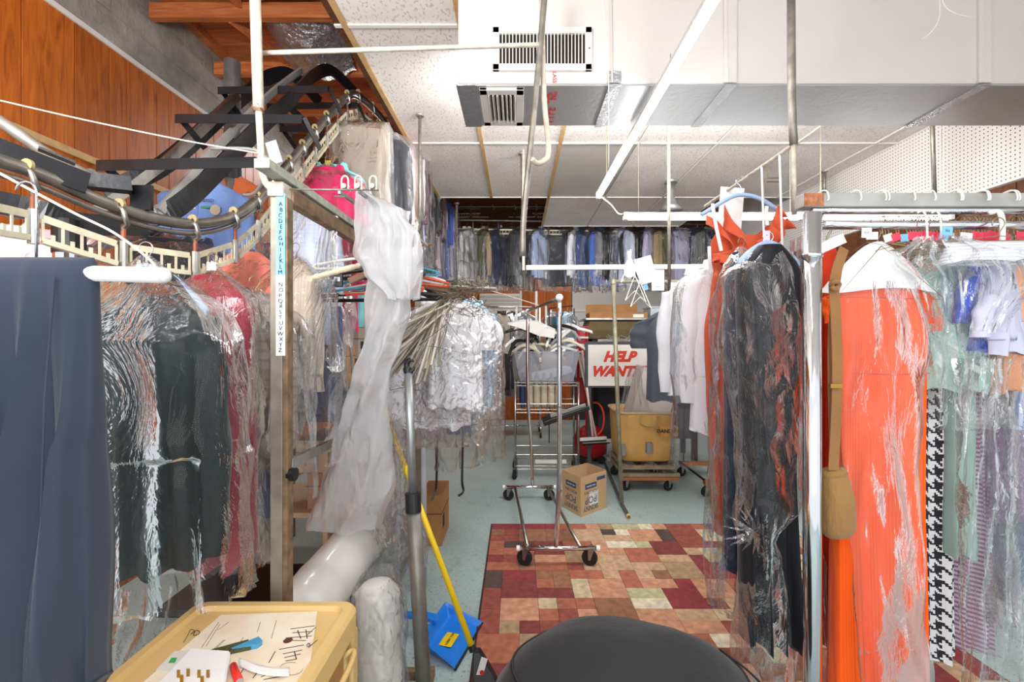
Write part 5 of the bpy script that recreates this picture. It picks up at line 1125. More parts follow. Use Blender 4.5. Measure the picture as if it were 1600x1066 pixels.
# ---------------------------------------------------------------- film rolls
ROLLM = mat('poly_roll', (240, 240, 236), .35, var=.02, vs=8, bs=.3, bscale=14, coat=.3)
t = thing('film_roll', 'big leaning roll of white poly film behind the cream cart', 'roll', tuple(P(520, 880, 2.1)))
a, b = P(458, 975, 1.8), P(572, 832, 2.55); d = (b-a).normalized(); up_ = d.orthogonal().normalized(); sd = d.cross(up_)
rings = []
for i in range(24):
    t_ = i/23; rr_ = .128 if 0 < i < 23 else .115
    rings.append([a.lerp(b, t_)+(up_*math.cos(q_)+sd*math.sin(q_))*(rr_+.006*nz(math.cos(q_)*2, t_*8, 1)) for q_ in [j*2*PI/36 for j in range(36)]])
MB().loft(rings, True, True).build('film_winding', ROLLM, t, smooth=True)
MB().tube([a-d*.02, b+d*.02], .045, 20).build('core', CARD, t)
for p, s_ in ((a, -1), (b, 1)): MB().tube([p+d*s_*.001, p+d*s_*.012], .05, 24).build('core_ring', PAINTPIPE, t)
t = thing('roll_stand', 'low black stand under the big film roll', 'stand', (P(520, 0, 2.2).x, 2.2, 0))
for c in (a.lerp(b, .2), a.lerp(b, .8)):
    MB().box((c.x-.12, c.y-.02, 0), (c.x+.12, c.y+.02, .03)).build('foot', BLKPAINT, t); MB().box((c.x-.02, c.y-.015, .03), (c.x+.02, c.y+.015, c.z-.132)).build('upright', BLKPAINT, t)
t = thing('film_roll', 'smaller standing roll wrapped in film right of the cream cart', 'roll', (P(600, 1000, 1.75).x, 1.75, 0))
rings = []; c0 = Vector((P(600, 0, 1.72).x, 1.72, .01)); c1 = P(590, 925, 1.82)
for i in range(20):
    t_ = i/19; rings.append([c0.lerp(c1, t_)+Vector((math.cos(q_)*(.085+.008*nz(math.cos(q_)*2.5, t_*6, 7)), math.sin(q_)*.085, 0)) for q_ in [j*2*PI/32 for j in range(32)]])
rings.append([c1+Vector((math.cos(q_)*.06, math.sin(q_)*.06, .03)) for q_ in [j*2*PI/32 for j in range(32)]])
MB().loft(rings, True, True).build('film_winding', ROLLM, t, smooth=True)
rings = []
for i in range(24):
    t_ = i/23; rings.append([c0.lerp(c1, t_*1.12)+Vector((math.cos(q_)*(.10+.022*nz(math.cos(q_)*2.5, t_*5, 17)-.04*max(0, t_-.9)*10), math.sin(q_)*.1+.02*nz(math.sin(q_)*3, t_*4), .0)) for q_ in [j*2*PI/40 for j in range(40)]])
MB().loft(rings).build('loose_wrap', FILMC, t, smooth=True)
# ---------------------------------------------------------------- cream drawer cart
CREAM = mat('cream_plastic', (222, 188, 124), .4, var=.05, vs=5)
CX0, CX1, CY0, CY1, CZ = -.925, -.455, .55, 1.32, .745
t = thing('drawer_cart', 'cream plastic drawer cart with cluttered top in the foreground', 'cart', (-.69, .93, 0))
rim = MB()
def rrect(x0, y0, x1, y1, r, z, n=6):
    out = []
    for cx_, cy_, a0 in ((x1-r, y1-r, 0), (x0+r, y1-r, PI/2), (x0+r, y0+r, PI), (x1-r, y0+r, 1.5*PI)):
        for k in range(n+1): a = a0+k*PI/2/n; out.append((cx_+r*math.cos(a), cy_+r*math.sin(a), z))
    return out
RR = [rrect(CX0, CY0, CX1, CY1, .04, CZ-.07), rrect(CX0, CY0, CX1, CY1, .04, CZ-.012), rrect(CX0+.008, CY0+.008, CX1-.008, CY1-.008, .036, CZ), rrect(CX0+.03, CY0+.03, CX1-.03, CY1-.03, .03, CZ+.001), rrect(CX0+.036, CY0+.036, CX1-.036, CY1-.036, .028, CZ-.012)]
MB().loft(RR, True, True).build('top', CREAM, t, smooth=False, bevel=0)
MB().box((CX0+.015, CY0+.01, .07), (CX0+.03, CY1-.01, CZ-.065)).build('side_panel', CREAM, t)
MB().box((CX0+.02, CY1-.02, .07), (CX1-.01, CY1-.005, CZ-.065)).build('side_panel', CREAM, t); MB().box((CX0+.02, CY0+.005, .07), (CX1-.01, CY0+.02, CZ-.065)).build('side_panel', CREAM, t)
for yy in (CY1-.045, CY0+.005): MB().box((CX1-.05, yy, .07), (CX1-.004, yy+.04, CZ-.07)).build('corner_post', CREAM, t, bevel=.006)
MB().box((CX0+.02, CY0+.01, .07), (CX1-.01, CY1-.01, .09)).build('bottom_panel', CREAM, t)
for k in range(3):
    z0 = .11+k*.19; dr = MB().box((CX0+.03, CY0+.05, z0), (CX1-.012, CY1-.05, z0+.17)).build('drawer', mat('amber_drawer', (186, 140, 84), .4, var=.05), t, bevel=.006)
    MB().tube(catmull([(CX1-.01, CY1-.09, z0+.10), (CX1-.01, CY1-.09, z0+.155), (CX1+.02, CY1-.13, z0+.16), (CX1+.02, CY0+.13, z0+.16), (CX1-.01, CY0+.09, z0+.155), (CX1-.01, CY0+.09, z0+.10)], 5), .008, 8).build('drawer_handle', CREAM, dr, smooth=True)
for x in (CX0+.06, CX1-.06):
    for y in (CY0+.07, CY1-.07): caster(t, (x, y, 0), .028, .5)
ZT = CZ-.0115
def T(px, py, dz=0): z = ZT+dz; Y = F*(1.5-z)/(py-531); return Vector(((px-808)*Y/F, Y, z))
def quad(px4, dz, th, name, m, parent): 
    a = [T(x, y, dz) for x, y in px4]; b = [p+Vector((0, 0, th)) for p in a]
    return MB()._add(a+b, [(3, 2, 1, 0), (4, 5, 6, 7), (0, 1, 5, 4), (1, 2, 6, 5), (2, 3, 7, 6), (3, 0, 4, 7)]).build(name, m, parent)
t = thing('printed_sheet', 'printed cream paper sheet with line drawings on the cart top', 'paper', tuple(T(400, 1000)))
def sheetmat():
    t_ = NT('printed_cream_paper'); v = t_.coord(); t_.link(t_.ramp(t_.noise(v, 9, 3), [(.45, rgb(242, 232, 208)), (.75, rgb(236, 208, 182))]), t_.b.inputs['Base Color']); return t_.m
quad([(215, 1075), (480, 1075), (496, 956), (345, 962)], .0005, .0015, 'sheet', sheetmat(), t)
lines = [((315, 1012), (342, 972)), ((322, 1010), (344, 975)), ((340, 985), (358, 972)), ((402, 988), (407, 972)), ((424, 998), (432, 970)), ((330, 1018), (350, 1000)), ((337, 1014), (352, 1000)), ((372, 1010), (380, 996)),
         ((454, 983), (492, 978)), ((457, 989), (488, 987)), ((447, 997), (487, 994)), ((452, 1001), (478, 1001)), ((436, 1015), (475, 1008)), ((442, 1022), (472, 1016)), ((444, 1028), (470, 1022)), ((446, 1033), (464, 1030)), ((408, 1058), (440, 1044)), ((412, 1062), (446, 1056)), ((420, 1036), (430, 1018)), ((395, 1060), (410, 1040)), ((372, 1058), (384, 1040)), ((465, 985), (470, 998)), ((460, 1018), (463, 1030)), ((478, 984), (480, 998))]
for i, (p, q_) in enumerate(lines):
    a, b = T(*p, .0022), T(*q_, .0022); MB().bar(a, b, .0022 if i > 7 else .001, .0004).build('printed_line', INK, t)
MB().tube(catmull([T(298, 991, .0024), T(308, 985, .0024), T(312, 990, .0024), T(303, 993, .0024), T(304, 986, .0024), T(298, 984, .0024), T(294, 992, .0024), T(287, 1004, .0024)], 4), .0008, 4).build('printed_heart', INK, t)
MB().lathe(T(450, 1001, .0022), [(.011, 0), (.011, .0006)], 16).build('printed_oval', mat('brown_print', (92, 50, 40), .8), t)
quad([(243, 1048), (275, 1048), (303, 1016), (272, 1018)], .0024, .0004, 'code_panel', mat('pale_print', (222, 220, 214), .8), t)
quad([(263, 1036), (273, 1036), (277, 1028), (268, 1028)], .003, .0003, 'green_mark', mat('green_print', (60, 176, 90), .7), t)
t = thing('power_tap', 'white plug adapter lying prongs up on the printed sheet', 'adapter', tuple(T(300, 1050)))
quad([(244, 1085), (352, 1085), (360, 1030), (298, 1026)], .002, .022, 'body', PLASTW, t).modifiers.new('b', 'BEVEL').width = .004
for x, y in ((279, 1052), (284, 1060), (294, 1050), (311, 1052), (316, 1062), (325, 1052)):
    p = T(x, y+7, .024); MB().box(p+Vector((-.0035, -.001, 0)), p+Vector((.0035, .001, .017))).build('prong', BRASS, t, bevel=.0006)
t = thing('marker_pen', 'marker pen with red cap on the cart', 'pen', tuple(T(370, 1050, .01)))
a, b = T(364, 1040, .012), T(374, 1066, .012); c_ = T(386, 1100, .012)
MB().tube([a, b], [.0075, .0085], 14).build('cap', mat('red_plastic', (226, 40, 30), .35, var=0), t, smooth=True); MB().tube([b, c_], .008, 14).build('barrel', PLASTW, t, smooth=True)
MB().tube([b.lerp(c_, .3)+Vector((0, 0, .0005)), b.lerp(c_, .5)+Vector((0, 0, .0005))], .0083, 14).build('print_band', INK, t)
t = thing('craft_knife', 'blue and green clip gadget lying across the printed sheet', 'tool', tuple(T(370, 1015, .01)))
quad([(362, 1020), (402, 1014), (410, 1008), (404, 1002)], .002, .012, 'blue_end', mat('sky_blue_plastic', (80, 160, 206), .35), t); quad([(345, 1026), (392, 1016), (388, 1004), (330, 1020)], .002, .008, 'green_body', mat('olive_plastic', (74, 84, 50), .5), t)
for i in range(5): quad([(340+i*10, 1022-i*2), (343+i*10, 1021-i*2), (342+i*10, 1015-i*2), (339+i*10, 1016-i*2)], .0105, .0006, 'tooth', BRASS, t)
t = thing('receipt_strip', 'curled white paper strip beside the red capped marker', 'paper', tuple(T(410, 1035, .004)))
def rs(u, v):
    p = T(374+u*78, 1028+u*14+v*14+6*math.sin(u*3), .004+.006*math.sin(u*6)**2); return p
MB().sheet(rs, 20, 4).build('paper', PAPER, t, True, solid=.0003)
for i, (x, y) in enumerate(((484, 1010), (482, 990))):
    o = MB().tube(catmull([T(x, y, .002), T(x+4, y-3, .006), T(x-2, y+2, .003), T(x+12, y-10, .002)], 4), .001, 5).build('bent_pin', STEEL); tag(o, 'bent wire pin on the cart top, %s one' % ('nearer' if i == 0 else 'farther'), 'pin')
o = MB().lathe(T(482, 1011, 0), [(.004, 0), (.0045, .006), (.003, .008)], 14).build('snap_button', STEEL); tag(o, 'tiny metal snap button on the cart top beside the sheet', 'button')
o = MB().tube([T(455+18*math.cos(a), 1045+10*math.sin(a), .003) for a in [k*.3 for k in range(18)]], .0005, 4).build('loose_thread', WIRE); tag(o, 'loose curl of thread on the cart top', 'thread')
# ---------------------------------------------------------------- rug
RC = [(156, 84, 72), (178, 108, 84), (132, 66, 62), (200, 166, 132), (228, 218, 192), (208, 190, 154), (92, 74, 70), (154, 108, 82), (192, 188, 146), (146, 62, 64), (206, 152, 120), (174, 146, 114)]
rug = thing('patchwork_rug', 'patchwork rug of red, rust, cream and olive rectangles on the floor', 'rug', (.85, 2.6, 0))
RX0, RX1, RY0, RY1 = -.21, 2.15, 1.45, 3.69
MB().box((RX0, RY0, 0), (RX1, RY1, .008)).build('backing', mat('dark_rug_edge', (64, 44, 42), .95), rug)
cell = .105; nx = int((RX1-RX0-.02)/cell); ny = int((RY1-RY0-.02)/cell); cx_ = (RX1-RX0-.02)/nx; cy_ = (RY1-RY0-.02)/ny
used = set(); rnd = random.Random(11); patches = []
for j in range(ny):
    for i in range(nx):
        if (i, j) in used: continue
        w_, h_ = rnd.choice(((1, 1), (2, 1), (2, 1), (1, 2), (2, 2), (2, 2), (1, 1)))
        while w_ > 1 and (i+w_ > nx or any((i+k, j) in used for k in range(w_))): w_ -= 1
        if j+h_ > ny: h_ = 1
        for k in range(w_):
            for l in range(h_): used.add((i+k, j+l))
        patches.append((i, j, w_, h_))
rmats = []
for k, c in enumerate(RC): rmats.append(mat('rug_pile_%s' % 'abcdefghijkl'[k], tuple(min(255, int(v*1.0)) for v in c), .95, var=.22, vs=26, bs=.5, bscale=260))
rmb = MB(); 
for i, j, w_, h_ in patches:
    x0, y0 = RX0+.01+i*cx_, RY0+.01+j*cy_; x1, y1 = x0+w_*cx_, y0+h_*cy_; g = .0006; a_ = i/nx
    wts = [3, 4, 3, 3, 1+4*a_, 2+3*a_, 1.5, 3, 1+2*a_, 3, 3, 2]
    if i < 3: wts[4] = wts[8] = .2; wts[5] = 1
    mi = rnd.choices(range(12), wts)[0]; z = .011+rnd.uniform(0, .001)
    rmb._add([(x0+g, y0+g, .008), (x1-g, y0+g, .008), (x1-g, y1-g, .008), (x0+g, y1-g, .008), (x0+g*2, y0+g*2, z), (x1-g*2, y0+g*2, z), (x1-g*2, y1-g*2, z), (x0+g*2, y1-g*2, z)], [(4, 5, 6, 7), (0, 1, 5, 4), (1, 2, 6, 5), (2, 3, 7, 6), (3, 0, 4, 7)], mi)
rmb.build('woven_patches', rmats, rug)
# ---------------------------------------------------------------- chrome single rail rack
t = thing('rolling_rack', 'empty chrome rolling rack standing end-on on the rug', 'rack', (.16, 3.6, 0))
ya, yb = 3.0, 4.25; zb_ = .125
def base(x0, x1, Y): 
    MB().tube([(x0, Y, zb_), (x1, Y, zb_)], .0155, 12).build('base_bar', CHROME, t, smooth=True)
    for x, s_ in ((x0, -1), (x1, 1)): MB().tube([(x+s_*.002, Y, zb_), (x+s_*.024, Y, zb_)], .0185, 12).build('end_cap', PLASTW, t)
    for x in (x0+.04, x1-.03): caster(t, (x, Y, .011 if Y < 3.6 else 0), .052, -.35)
base(.02, .52, ya); base(-.11, .34, yb)
MB().tube([(.07, ya, zb_), (-.02, yb, zb_)], .0125, 10).build('side_bar', STEEL, t, smooth=True); MB().tube([(.42, ya, zb_), (.28, yb, zb_)], .0125, 10).build('side_bar', STEEL, t, smooth=True)
MB().tube(catmull([(.255, ya, zb_+.01), (.265, ya, .3), (.278, ya, .6), (.28, ya, 1.0), (.278, ya, 1.775)], 4), .016, 14).build('post', CHROME, t, smooth=True)
MB().tube(catmull([(.145, yb, zb_+.01), (.13, yb, .5), (.10, yb, 1.0), (.10, yb, 1.76)], 4), .016, 14).build('post', CHROME, t, smooth=True)
MB().tube([(.278, ya, 1.775), (.10, yb, 1.765)], .013, 12).build('top_rail', STEEL, t, smooth=True)
for p in ((.278, ya, 1.778), (.10, yb, 1.765)): MB().lathe(Vector(p), [(.005, -.03), (.022, -.022), (.024, 0), (.022, .018), (.006, .024)], 18, 'Y').build('end_cap', PLASTW, t, smooth=True)
for z in (.5, 1.05, 1.45):
    MB().tube([(.279, ya, z), (.279, ya, z+.012)], .0172, 12).build('joint_ring', DULL, t)
# ---------------------------------------------------------------- wire shelf cart with tote
def wire_shelf(parent, x0, x1, y0, y1, z, h=.035, lip=0):
    mb = MB()
    for zz in (z, z-h):
        mb.tube([(x0, y0, zz), (x1, y0, zz), (x1, y1, zz), (x0, y1, zz)], .004, 5, closed=True)
    n = 16
    for (a, b) in (((x0, y0), (x1, y0)), ((x0, y1), (x1, y1))):
        pts = [(a[0]+(b[0]-a[0])*i/n, a[1], z-h*(i % 2)) for i in range(n+1)]; mb.tube(pts, .003, 4)
    for i in range(20): x = x0+(x1-x0)*i/19; mb.tube([(x, y0, z), (x, y1, z)], .0022, 4)
    if lip:
        for i in range(26): x = x0+(x1-x0)*i/25; mb.tube([(x, y0, z), (x, y0, z+lip)], .0025, 4)
        mb.tube([(x0, y0, z+lip), (x1, y0, z+lip)], .004, 5); mb.tube([(x0, y1, z+lip), (x1, y1, z+lip)], .004, 5)
    return mb.build('wire_shelf', STEEL, parent)
YS = 4.9; sx0, sx1 = P(805, 0, YS).x, P(904, 0, YS).x; sy1 = YS+.42
t = thing('wire_shelf_cart', 'chrome wire shelving trolley behind the empty rolling rack', 'shelving', ((sx0+sx1)/2, YS+.2, 0))
zt_ = P(0, 598, YS).z
for x in (sx0, sx1):
    for y in (YS, sy1): MB().tube([(x, y, .1), (x, y, zt_)], .0125, 10).build('post', STEEL, t, smooth=True); caster(t, (x, y, 0), .05, 1.2)
MB().tube([(P(838, 0, sy1).x, sy1, zt_), (P(838, 0, sy1).x, sy1, P(0, 455, sy1).z)], .015, 12).build('tall_post', WHITE, t, smooth=True)
MB().tube([(P(853, 0, sy1).x, sy1, zt_), (P(853, 0, sy1).x, sy1, P(0, 478, sy1).z)], .012, 12).build('tall_post', WHITE, t, smooth=True)
MB().tube([(P(807, 0, sy1).x, sy1, zt_), (P(807, 0, sy1).x, sy1, P(0, 478, sy1).z)], .013, 12).build('tall_post', WHITE, t, smooth=True)
wire_shelf(t, sx0, sx1, YS, sy1, zt_); wire_shelf(t, sx0, sx1, YS, sy1, P(0, 640, YS).z, lip=.06); wire_shelf(t, sx0, sx1, YS, sy1, P(0, 728, YS).z, lip=.12)
MB().box((P(836, 0, YS).x, YS-.012, P(0, 724, YS).z), (P(885, 0, YS).x, YS-.006, P(0, 718, YS).z)).build('label_strip', WHITE, t)
t = thing('storage_tote', 'translucent grey plastic tote full of hangers on the wire trolley', 'tote', ((sx0+sx1)/2, YS+.2, zt_))
TOTE = film('tote_plastic', .25, .8, (.9, .93, 1), rough=.25, crease=.05, strength=.1)
cxx, cyy = (sx0+sx1)/2, YS+.21
def ring4(hx, hy, z): return [(cxx+x, cyy+y, z) for x, y in ((-hx, -hy), (hx, -hy), (hx, hy), (-hx, hy))]
MB().loft([ring4(.29, .17, zt_+.008), ring4(.355, .21, zt_+.33), ring4(.375, .23, zt_+.335), ring4(.375, .23, zt_+.325)], True, False).build('tub', TOTE, t, solid=.003)
for i, (x0, z0, w_, h_, m, rt) in enumerate(((-.20, .05, .24, .12, BEIGE, .45), (.08, .09, .3, .22, BEIGE, -.3), (.05, .04, .5, .1, PLASTW, .2))):
    M = Matrix.Translation((cxx+x0, cyy-.02*i, zt_+z0+h_/2)) @ Matrix.Rotation(-rt, 4, 'Y')
    rings = [[M @ Vector((w_/2*s*sgn(math.cos(a))*abs(math.cos(a))**.5, .03*math.sin(a), z*h_)) for a in [j*PI/10 for j in range(20)]] for z, s in ((-.5, .8), (-.3, 1), (.3, .95), (.5, .7))]
    o = MB().loft(rings, True, True).build('folded_cover', m, smooth=True); tag(o, ('cream folded cover at the left inside the tote', 'large cream cover with eyelet inside the tote', 'grey-white folded cloth at the bottom of the tote')[i], 'cloth')
for i in range(22):
    px, py = random.uniform(805, 895), random.uniform(505, 545); p = P(px, py, YS+.1+.2*random.random()); a = random.uniform(-.6, .6)
    m, cn = ((PLASTW, 'white'), (BLACK, 'black'), (mat('ivory_plastic', (214, 206, 186), .4), 'ivory'))[0 if i < 10 else 1 if i < 17 else 2]
    t = thing('clothes_hanger', '%s plastic hanger heaped in the grey tote' % cn, 'hanger', tuple(p), 0, '%s hangers heaped in the tote' % cn)
    M = Matrix.Translation(p) @ Matrix.Rotation(a, 4, 'Y') @ Matrix.Rotation(random.uniform(-.8, .8), 4, 'Z')
    rings = [[M @ Vector((x, .012*math.cos(q_), -.1*abs(x/.2)**1.5+.02*math.sin(q_))) for q_ in [k*PI/4 for k in range(8)]] for x in [-.2+.4*k/10 for k in range(11)]]
    MB().loft(rings, True, True).build('arms', m, t, smooth=True)
    MB().tube([M @ Vector(q_) for q_ in ((0, 0, .02), (0, 0, .06), (.03, 0, .09), (.05, 0, .06))], .003, 5).build('hanger_hook', CHROME, t)
t = thing('ironing_arm', 'flat white sleeve board sticking out over the tote', 'board', tuple(P(830, 508, YS)))
pl_ = [P(x, y, YS+.02) for x, y in ((793, 507), (815, 502), (840, 504), (868, 517), (866, 529), (842, 525), (815, 514))]; pk_ = [p+Vector((0, .03, .02)) for p in pl_]
MB().loft([pl_, pk_], True, True).build('board', WHITE, t)
# clutter on the middle shelf
zs = P(0, 640, YS).z; t = thing('flat_case', 'black and grey flat plastic case jutting out of the trolley', 'case', (sx1, YS, zs))
MB().bar(P(848, 662, YS+.05)+Vector((0, 0, .02)), P(918, 634, YS+.05), .3, .05).build('case', BLACK, t, bevel=.01); MB().bar(P(860, 655, YS-.1)+Vector((0, 0, .03)), P(915, 634, YS-.1)+Vector((0, 0, .01)), .02, .035).build('handle', GREYP, t, bevel=.004)
for i in range(6):
    p = Vector((sx0+.08+i*.08, YS+.15, zs+.005)); o = MB().lathe(p, [(.035, 0), (.038, .05), (.036, .30-.03*(i % 2)), (.018, .36), (.018, .38)], 14).build('spray_bottle', mat('cream_bottle', (196, 184, 160), .4) if i != 0 else mat('blue_bottle', (30, 50, 84), .4), smooth=True)
    tag(o, ('blue bottle at the left end of the trolley shelf' if i == 0 else 'cream bottle on the trolley shelf'), 'bottle', None if i == 0 else 'cream bottles on the trolley shelf')
# iron-frame rack and blue clothes behind
rt = [P(858, 545, 6.6), P(858, 482, 6.6), P(895, 478, 6.6), P(897, 560, 6.6)]
t = thing('wire_rack_frame', 'thin black wire frame against the back panelling', 'frame', tuple(rt[0])); 
for x in (P(858, 0, 6.6).x, P(897, 0, 6.6).x): MB().tube([(x, 6.6, 0), (x, 6.6, P(0, 482, 6.6).z)], .008, 6).build('leg', BLKPAINT, t)
MB().tube([rt[1], rt[2]], .008, 6).build('top_bar', BLKPAINT, t)
garment('dress', 'teal blue garment hanging right of the white trolley posts', 'dress', P(876, 481, 6.6), .9, .12, .6, TEAL, 'none', seed=81)
garment('shirt', 'pale blue patterned garment in film by the thin black frame', 'shirt', P(888, 481, 6.5), .5, .13, .55, fabric('pale_blue_print', (170, 196, 216), var=.4), 'none', bag=1, seed=82)
garment('coat', 'grey coat in film hanging between the trolley posts', 'coat', P(862, 481, 6.7), .8, .15, .8, GREYF, 'none', bag=1, seed=83)
# ---------------------------------------------------------------- skinny carton on the floor
BXM = mat('carton_board', (198, 164, 122), .85, var=.05); A0 = W0(908, 808); A0.z = 0
la = W0(876, 790); ra = W0(966, 786); H = .335
t = thing('cardboard_box', 'open popcorn carton standing upside down on the floor behind the rug', 'box', tuple(A0))
e1 = (la-A0); e2 = (ra-A0); e1 = e1.normalized()*.27; e2 = e2.normalized()*.33; up = Vector((0, 0, 1))
def wall(p, q_, nm='side_panel'):
    d = (q_-p).normalized(); n_ = d.cross(up)*.005
    MB()._add([p, q_, q_+n_, p+n_, p+up*H, q_+up*H, q_+n_+up*H, p+n_+up*H], [(3, 2, 1, 0), (4, 5, 6, 7), (0, 1, 5, 4), (1, 2, 6, 5), (2, 3, 7, 6), (3, 0, 4, 7)]).build(nm, BXM, t)
wall(A0, A0+e2); wall(A0+e1, A0); wall(A0+e2, A0+e1+e2); wall(A0+e1+e2, A0+e1)
MB()._add([A0, A0+e2, A0+e1+e2, A0+e1], [(0, 1, 2, 3)]).build('bottom_panel', BXM, t)
def facetext(s_, org_, ex, u, v, size, m, flip=True, sx=1, nm='lettering', off=.0015):
    d = ex.normalized(); nrm = d.cross(up) if True else None
    p = org_+d*u+up*v+nrm*0
    nn = Vector((0, -1, 0)) if False else (d.cross(up)); nn = nn if nn.y < 0 else -nn
    p = p+nn*(.0065 if off else 0)
    xa = -d if flip else d; ya = -up if flip else up; za = xa.cross(ya)
    M = Matrix((xa, ya, za)).transposed(); o = text(s_, p, M.to_euler(), size, m, t, name=nm, sx=sx, off=0); return o
def facebox(org_, ex, u0, u1, v0, v1, m, nm):
    d = ex.normalized(); nn = d.cross(up); nn = nn if nn.y < 0 else -nn; a = org_+nn*.0055
    vs = [a+d*u+up*v for u, v in ((u0, v0), (u1, v0), (u1, v1), (u0, v1))]; vs += [v+nn*.001 for v in vs]
    MB()._add(vs, [(0, 1, 2, 3), (7, 6, 5, 4), (0, 1, 5, 4), (1, 2, 6, 5), (2, 3, 7, 6), (3, 0, 4, 7)]).build(nm, m, t)
for og, ex, u in ((A0, e2, .12), (A0+e1, -e1, .13)):
    facetext('SKINNY', og, ex, u, .055, .062, BLUEINK, sx=.9); facetext('POP', og, ex, u, .125, .085, BLUEINK); facetext('POPCORN', og, ex, u, .19, .036, BLUEINK)
    facebox(og, ex, u-.075, u+.075, .22, .265, BLUEINK, 'printed_panel'); facetext('REAL KERNELS', og, ex, u, .242, .018, PAPER)
facebox(A0, e2, .2, .31, .27, .30, BLUEINK, 'printed_strip'); facebox(A0, e2, .10, .215, .075, .19, PAPER, 'shipping_label')
for k in range(5): facebox(A0, e2, .12+.02*k, .128+.02*k, .09, .17, mat('grey_print', (150, 150, 160), .8), 'label_print')
# ---------------------------------------------------------------- T rack right of the carton and help wanted sign
t = thing('pipe_rack', 'weathered pipe garment rack with splayed foot right of the carton', 'rack', (.9, 4.1, 0))
pm = mat('weathered_pipe', (150, 146, 124), .55, .3, .2, 20)
pt = P(958, 440, 4.1); pb = Vector((P(971, 0, 4.1).x, 4.1, .03))
MB().tube([pb, pt], .019, 14).build('post', pm, t, smooth=True); MB().lathe(pt, [(.019, -.03), (.026, -.02), (.026, .01), (.02, .02)], 14).build('elbow', pm, t)
MB().tube([pt, P(1112, 440, 4.1)], .017, 12).build('rail', pm, t, smooth=True); MB().tube([Vector((P(1112, 0, 4.1).x, 4.1, .03)), P(1112, 440, 4.1)], .019, 12).build('post', pm, t, smooth=True)
ft = W0(983, 812); ft.z = .02
MB().tube([ft, pb, W0(930, 690)+Vector((0, 0, .02))], .015, 10).build('foot_bar', mat('dark_foot', (84, 80, 76), .5), t); MB().tube([ft, ft+(ft-pb).normalized()*-.03], .02, 12).build('foot_cap', CREAM, t)
t = thing('sign', 'white HELP WANTED sign with red brush lettering in a dark frame', 'sign', tuple(P(965, 570, 5.1)))
a, b = P(914, 603, 5.1), P(1040, 538, 5.1)
MB().box((a.x, 5.1, a.z-.02), (b.x, 5.13, b.z+.03)).build('frame', mat('dark_grey_frame', (66, 66, 72), .6), t); MB().box((a.x+.035, 5.094, a.z), (b.x-.03, 5.1, b.z-.005)).build('panel', WHITE, t)
text('HELP', P(967, 558, 5.09), (PI/2, 0, 0), .155, REDINK, t, shear=.35, off=.009); text('WANTED', P(969, 581, 5.09), (PI/2, 0, 0), .15, REDINK, t, shear=.35, off=.009)
for x in (a.x+.05, b.x-.05): MB().box((x-.02, 5.11, 0), (x+.02, 5.14, a.z)).build('leg', mat('dark_grey_frame', (66, 66, 72)), t)
t = thing('press_table', 'long olive-brown padded pressing table below the cardboard boxes', 'press', tuple(P(985, 510, 5.8)))
a, b = P(918, 530, 5.6), P(1100, 499, 5.6); OL = fabric('olive_brown_pad', (112, 98, 68))
MB().loft([[(x+dx, 5.6+dy, z) for dx, dy in ((0, 0), (0, .5))] for x, z, dx in ((a.x, a.z, 0),)]*1+[[(a.x, 5.6, a.z), (a.x, 6.1, a.z)]] if False else [[(a.x+.05*k, 5.6-.02, a.z), (b.x, 5.58, a.z), (b.x, 6.1, a.z), (a.x+.05*k, 6.1, a.z)] for k in (0,)]+[[(a.x-.01, 5.54, a.z+.12), (b.x, 5.54, a.z+.12), (b.x, 6.1, a.z+.12), (a.x-.01, 6.1, a.z+.12)], [(a.x+.03, 5.6, b.z-.01), (b.x, 5.6, b.z-.01), (b.x, 6.1, b.z-.01), (a.x+.03, 6.1, b.z-.01)]], True, True).build('padded_front', OL, t, bevel=.015)
MB().box((a.x-.03, 5.53, b.z-.01), (b.x, 6.15, b.z+.012)).build('top', STEEL, t)
for x in (a.x+.1, b.x-.1):
    for y in (5.65, 6.05): MB().box((x-.03, y-.03, 0), (x+.03, y+.03, a.z)).build('leg', BLKPAINT, t)
MB().box((a.x+.1, 5.75, .25), (b.x-.1, 6.05, a.z-.25)).build('lower_cabinet', mat('dark_machine', (54, 54, 56), .6), t)
zt2 = b.z+.012
t = thing('cardboard_box', 'long flat brown cardboard box on the pressing table', 'box', tuple(P(965, 495, 5.7)))
x0, x1 = P(921, 0, 5.6).x, P(1012, 0, 5.6).x
MB().box((x0, 5.6, zt2), (x1, 5.9, zt2+.07)).build('tray', CARDD, t, bevel=.003); MB().bar((x0, 5.9, zt2+.12), (x1-.05, 5.9, zt2+.13), .005, .14).build('open_flap', CARDD, t); MB().box((x1-.18, 5.597, zt2+.01), (x1-.05, 5.6, zt2+.05)).build('paper_label', PAPER, t)
t = thing('plastic_bin', 'pale blue-grey lidded plastic bin on the pressing table', 'bin', tuple(P(1030, 495, 5.7)))
x0, x1 = P(1016, 0, 5.6).x, P(1058, 0, 5.6).x
MB().box((x0+.01, 5.62, zt2), (x1-.01, 5.95, zt2+.13)).build('tub', mat('pale_bin', (196, 206, 212), .4), t, bevel=.008); MB().box((x0, 5.61, zt2+.13), (x1, 5.96, zt2+.15)).build('lid', mat('pale_lid', (212, 220, 224), .4), t, bevel=.005)
mb = MB()
for i in range(50):
    c = P(random.uniform(950, 1010), random.uniform(528, 540), 5.35); d = Vector((random.uniform(-.1, .1), random.uniform(-.03, .03), random.uniform(-.05, .05))); mb.tube([c-d, c+d], .004, 4)
o = mb.build('heap_of_hangers', mat('mixed_grey_plastic', (150, 146, 132), .5)); o['kind'] = 'stuff'; o['label'] = 'heap of grey hangers behind the help wanted sign'; o['category'] = 'hangers'
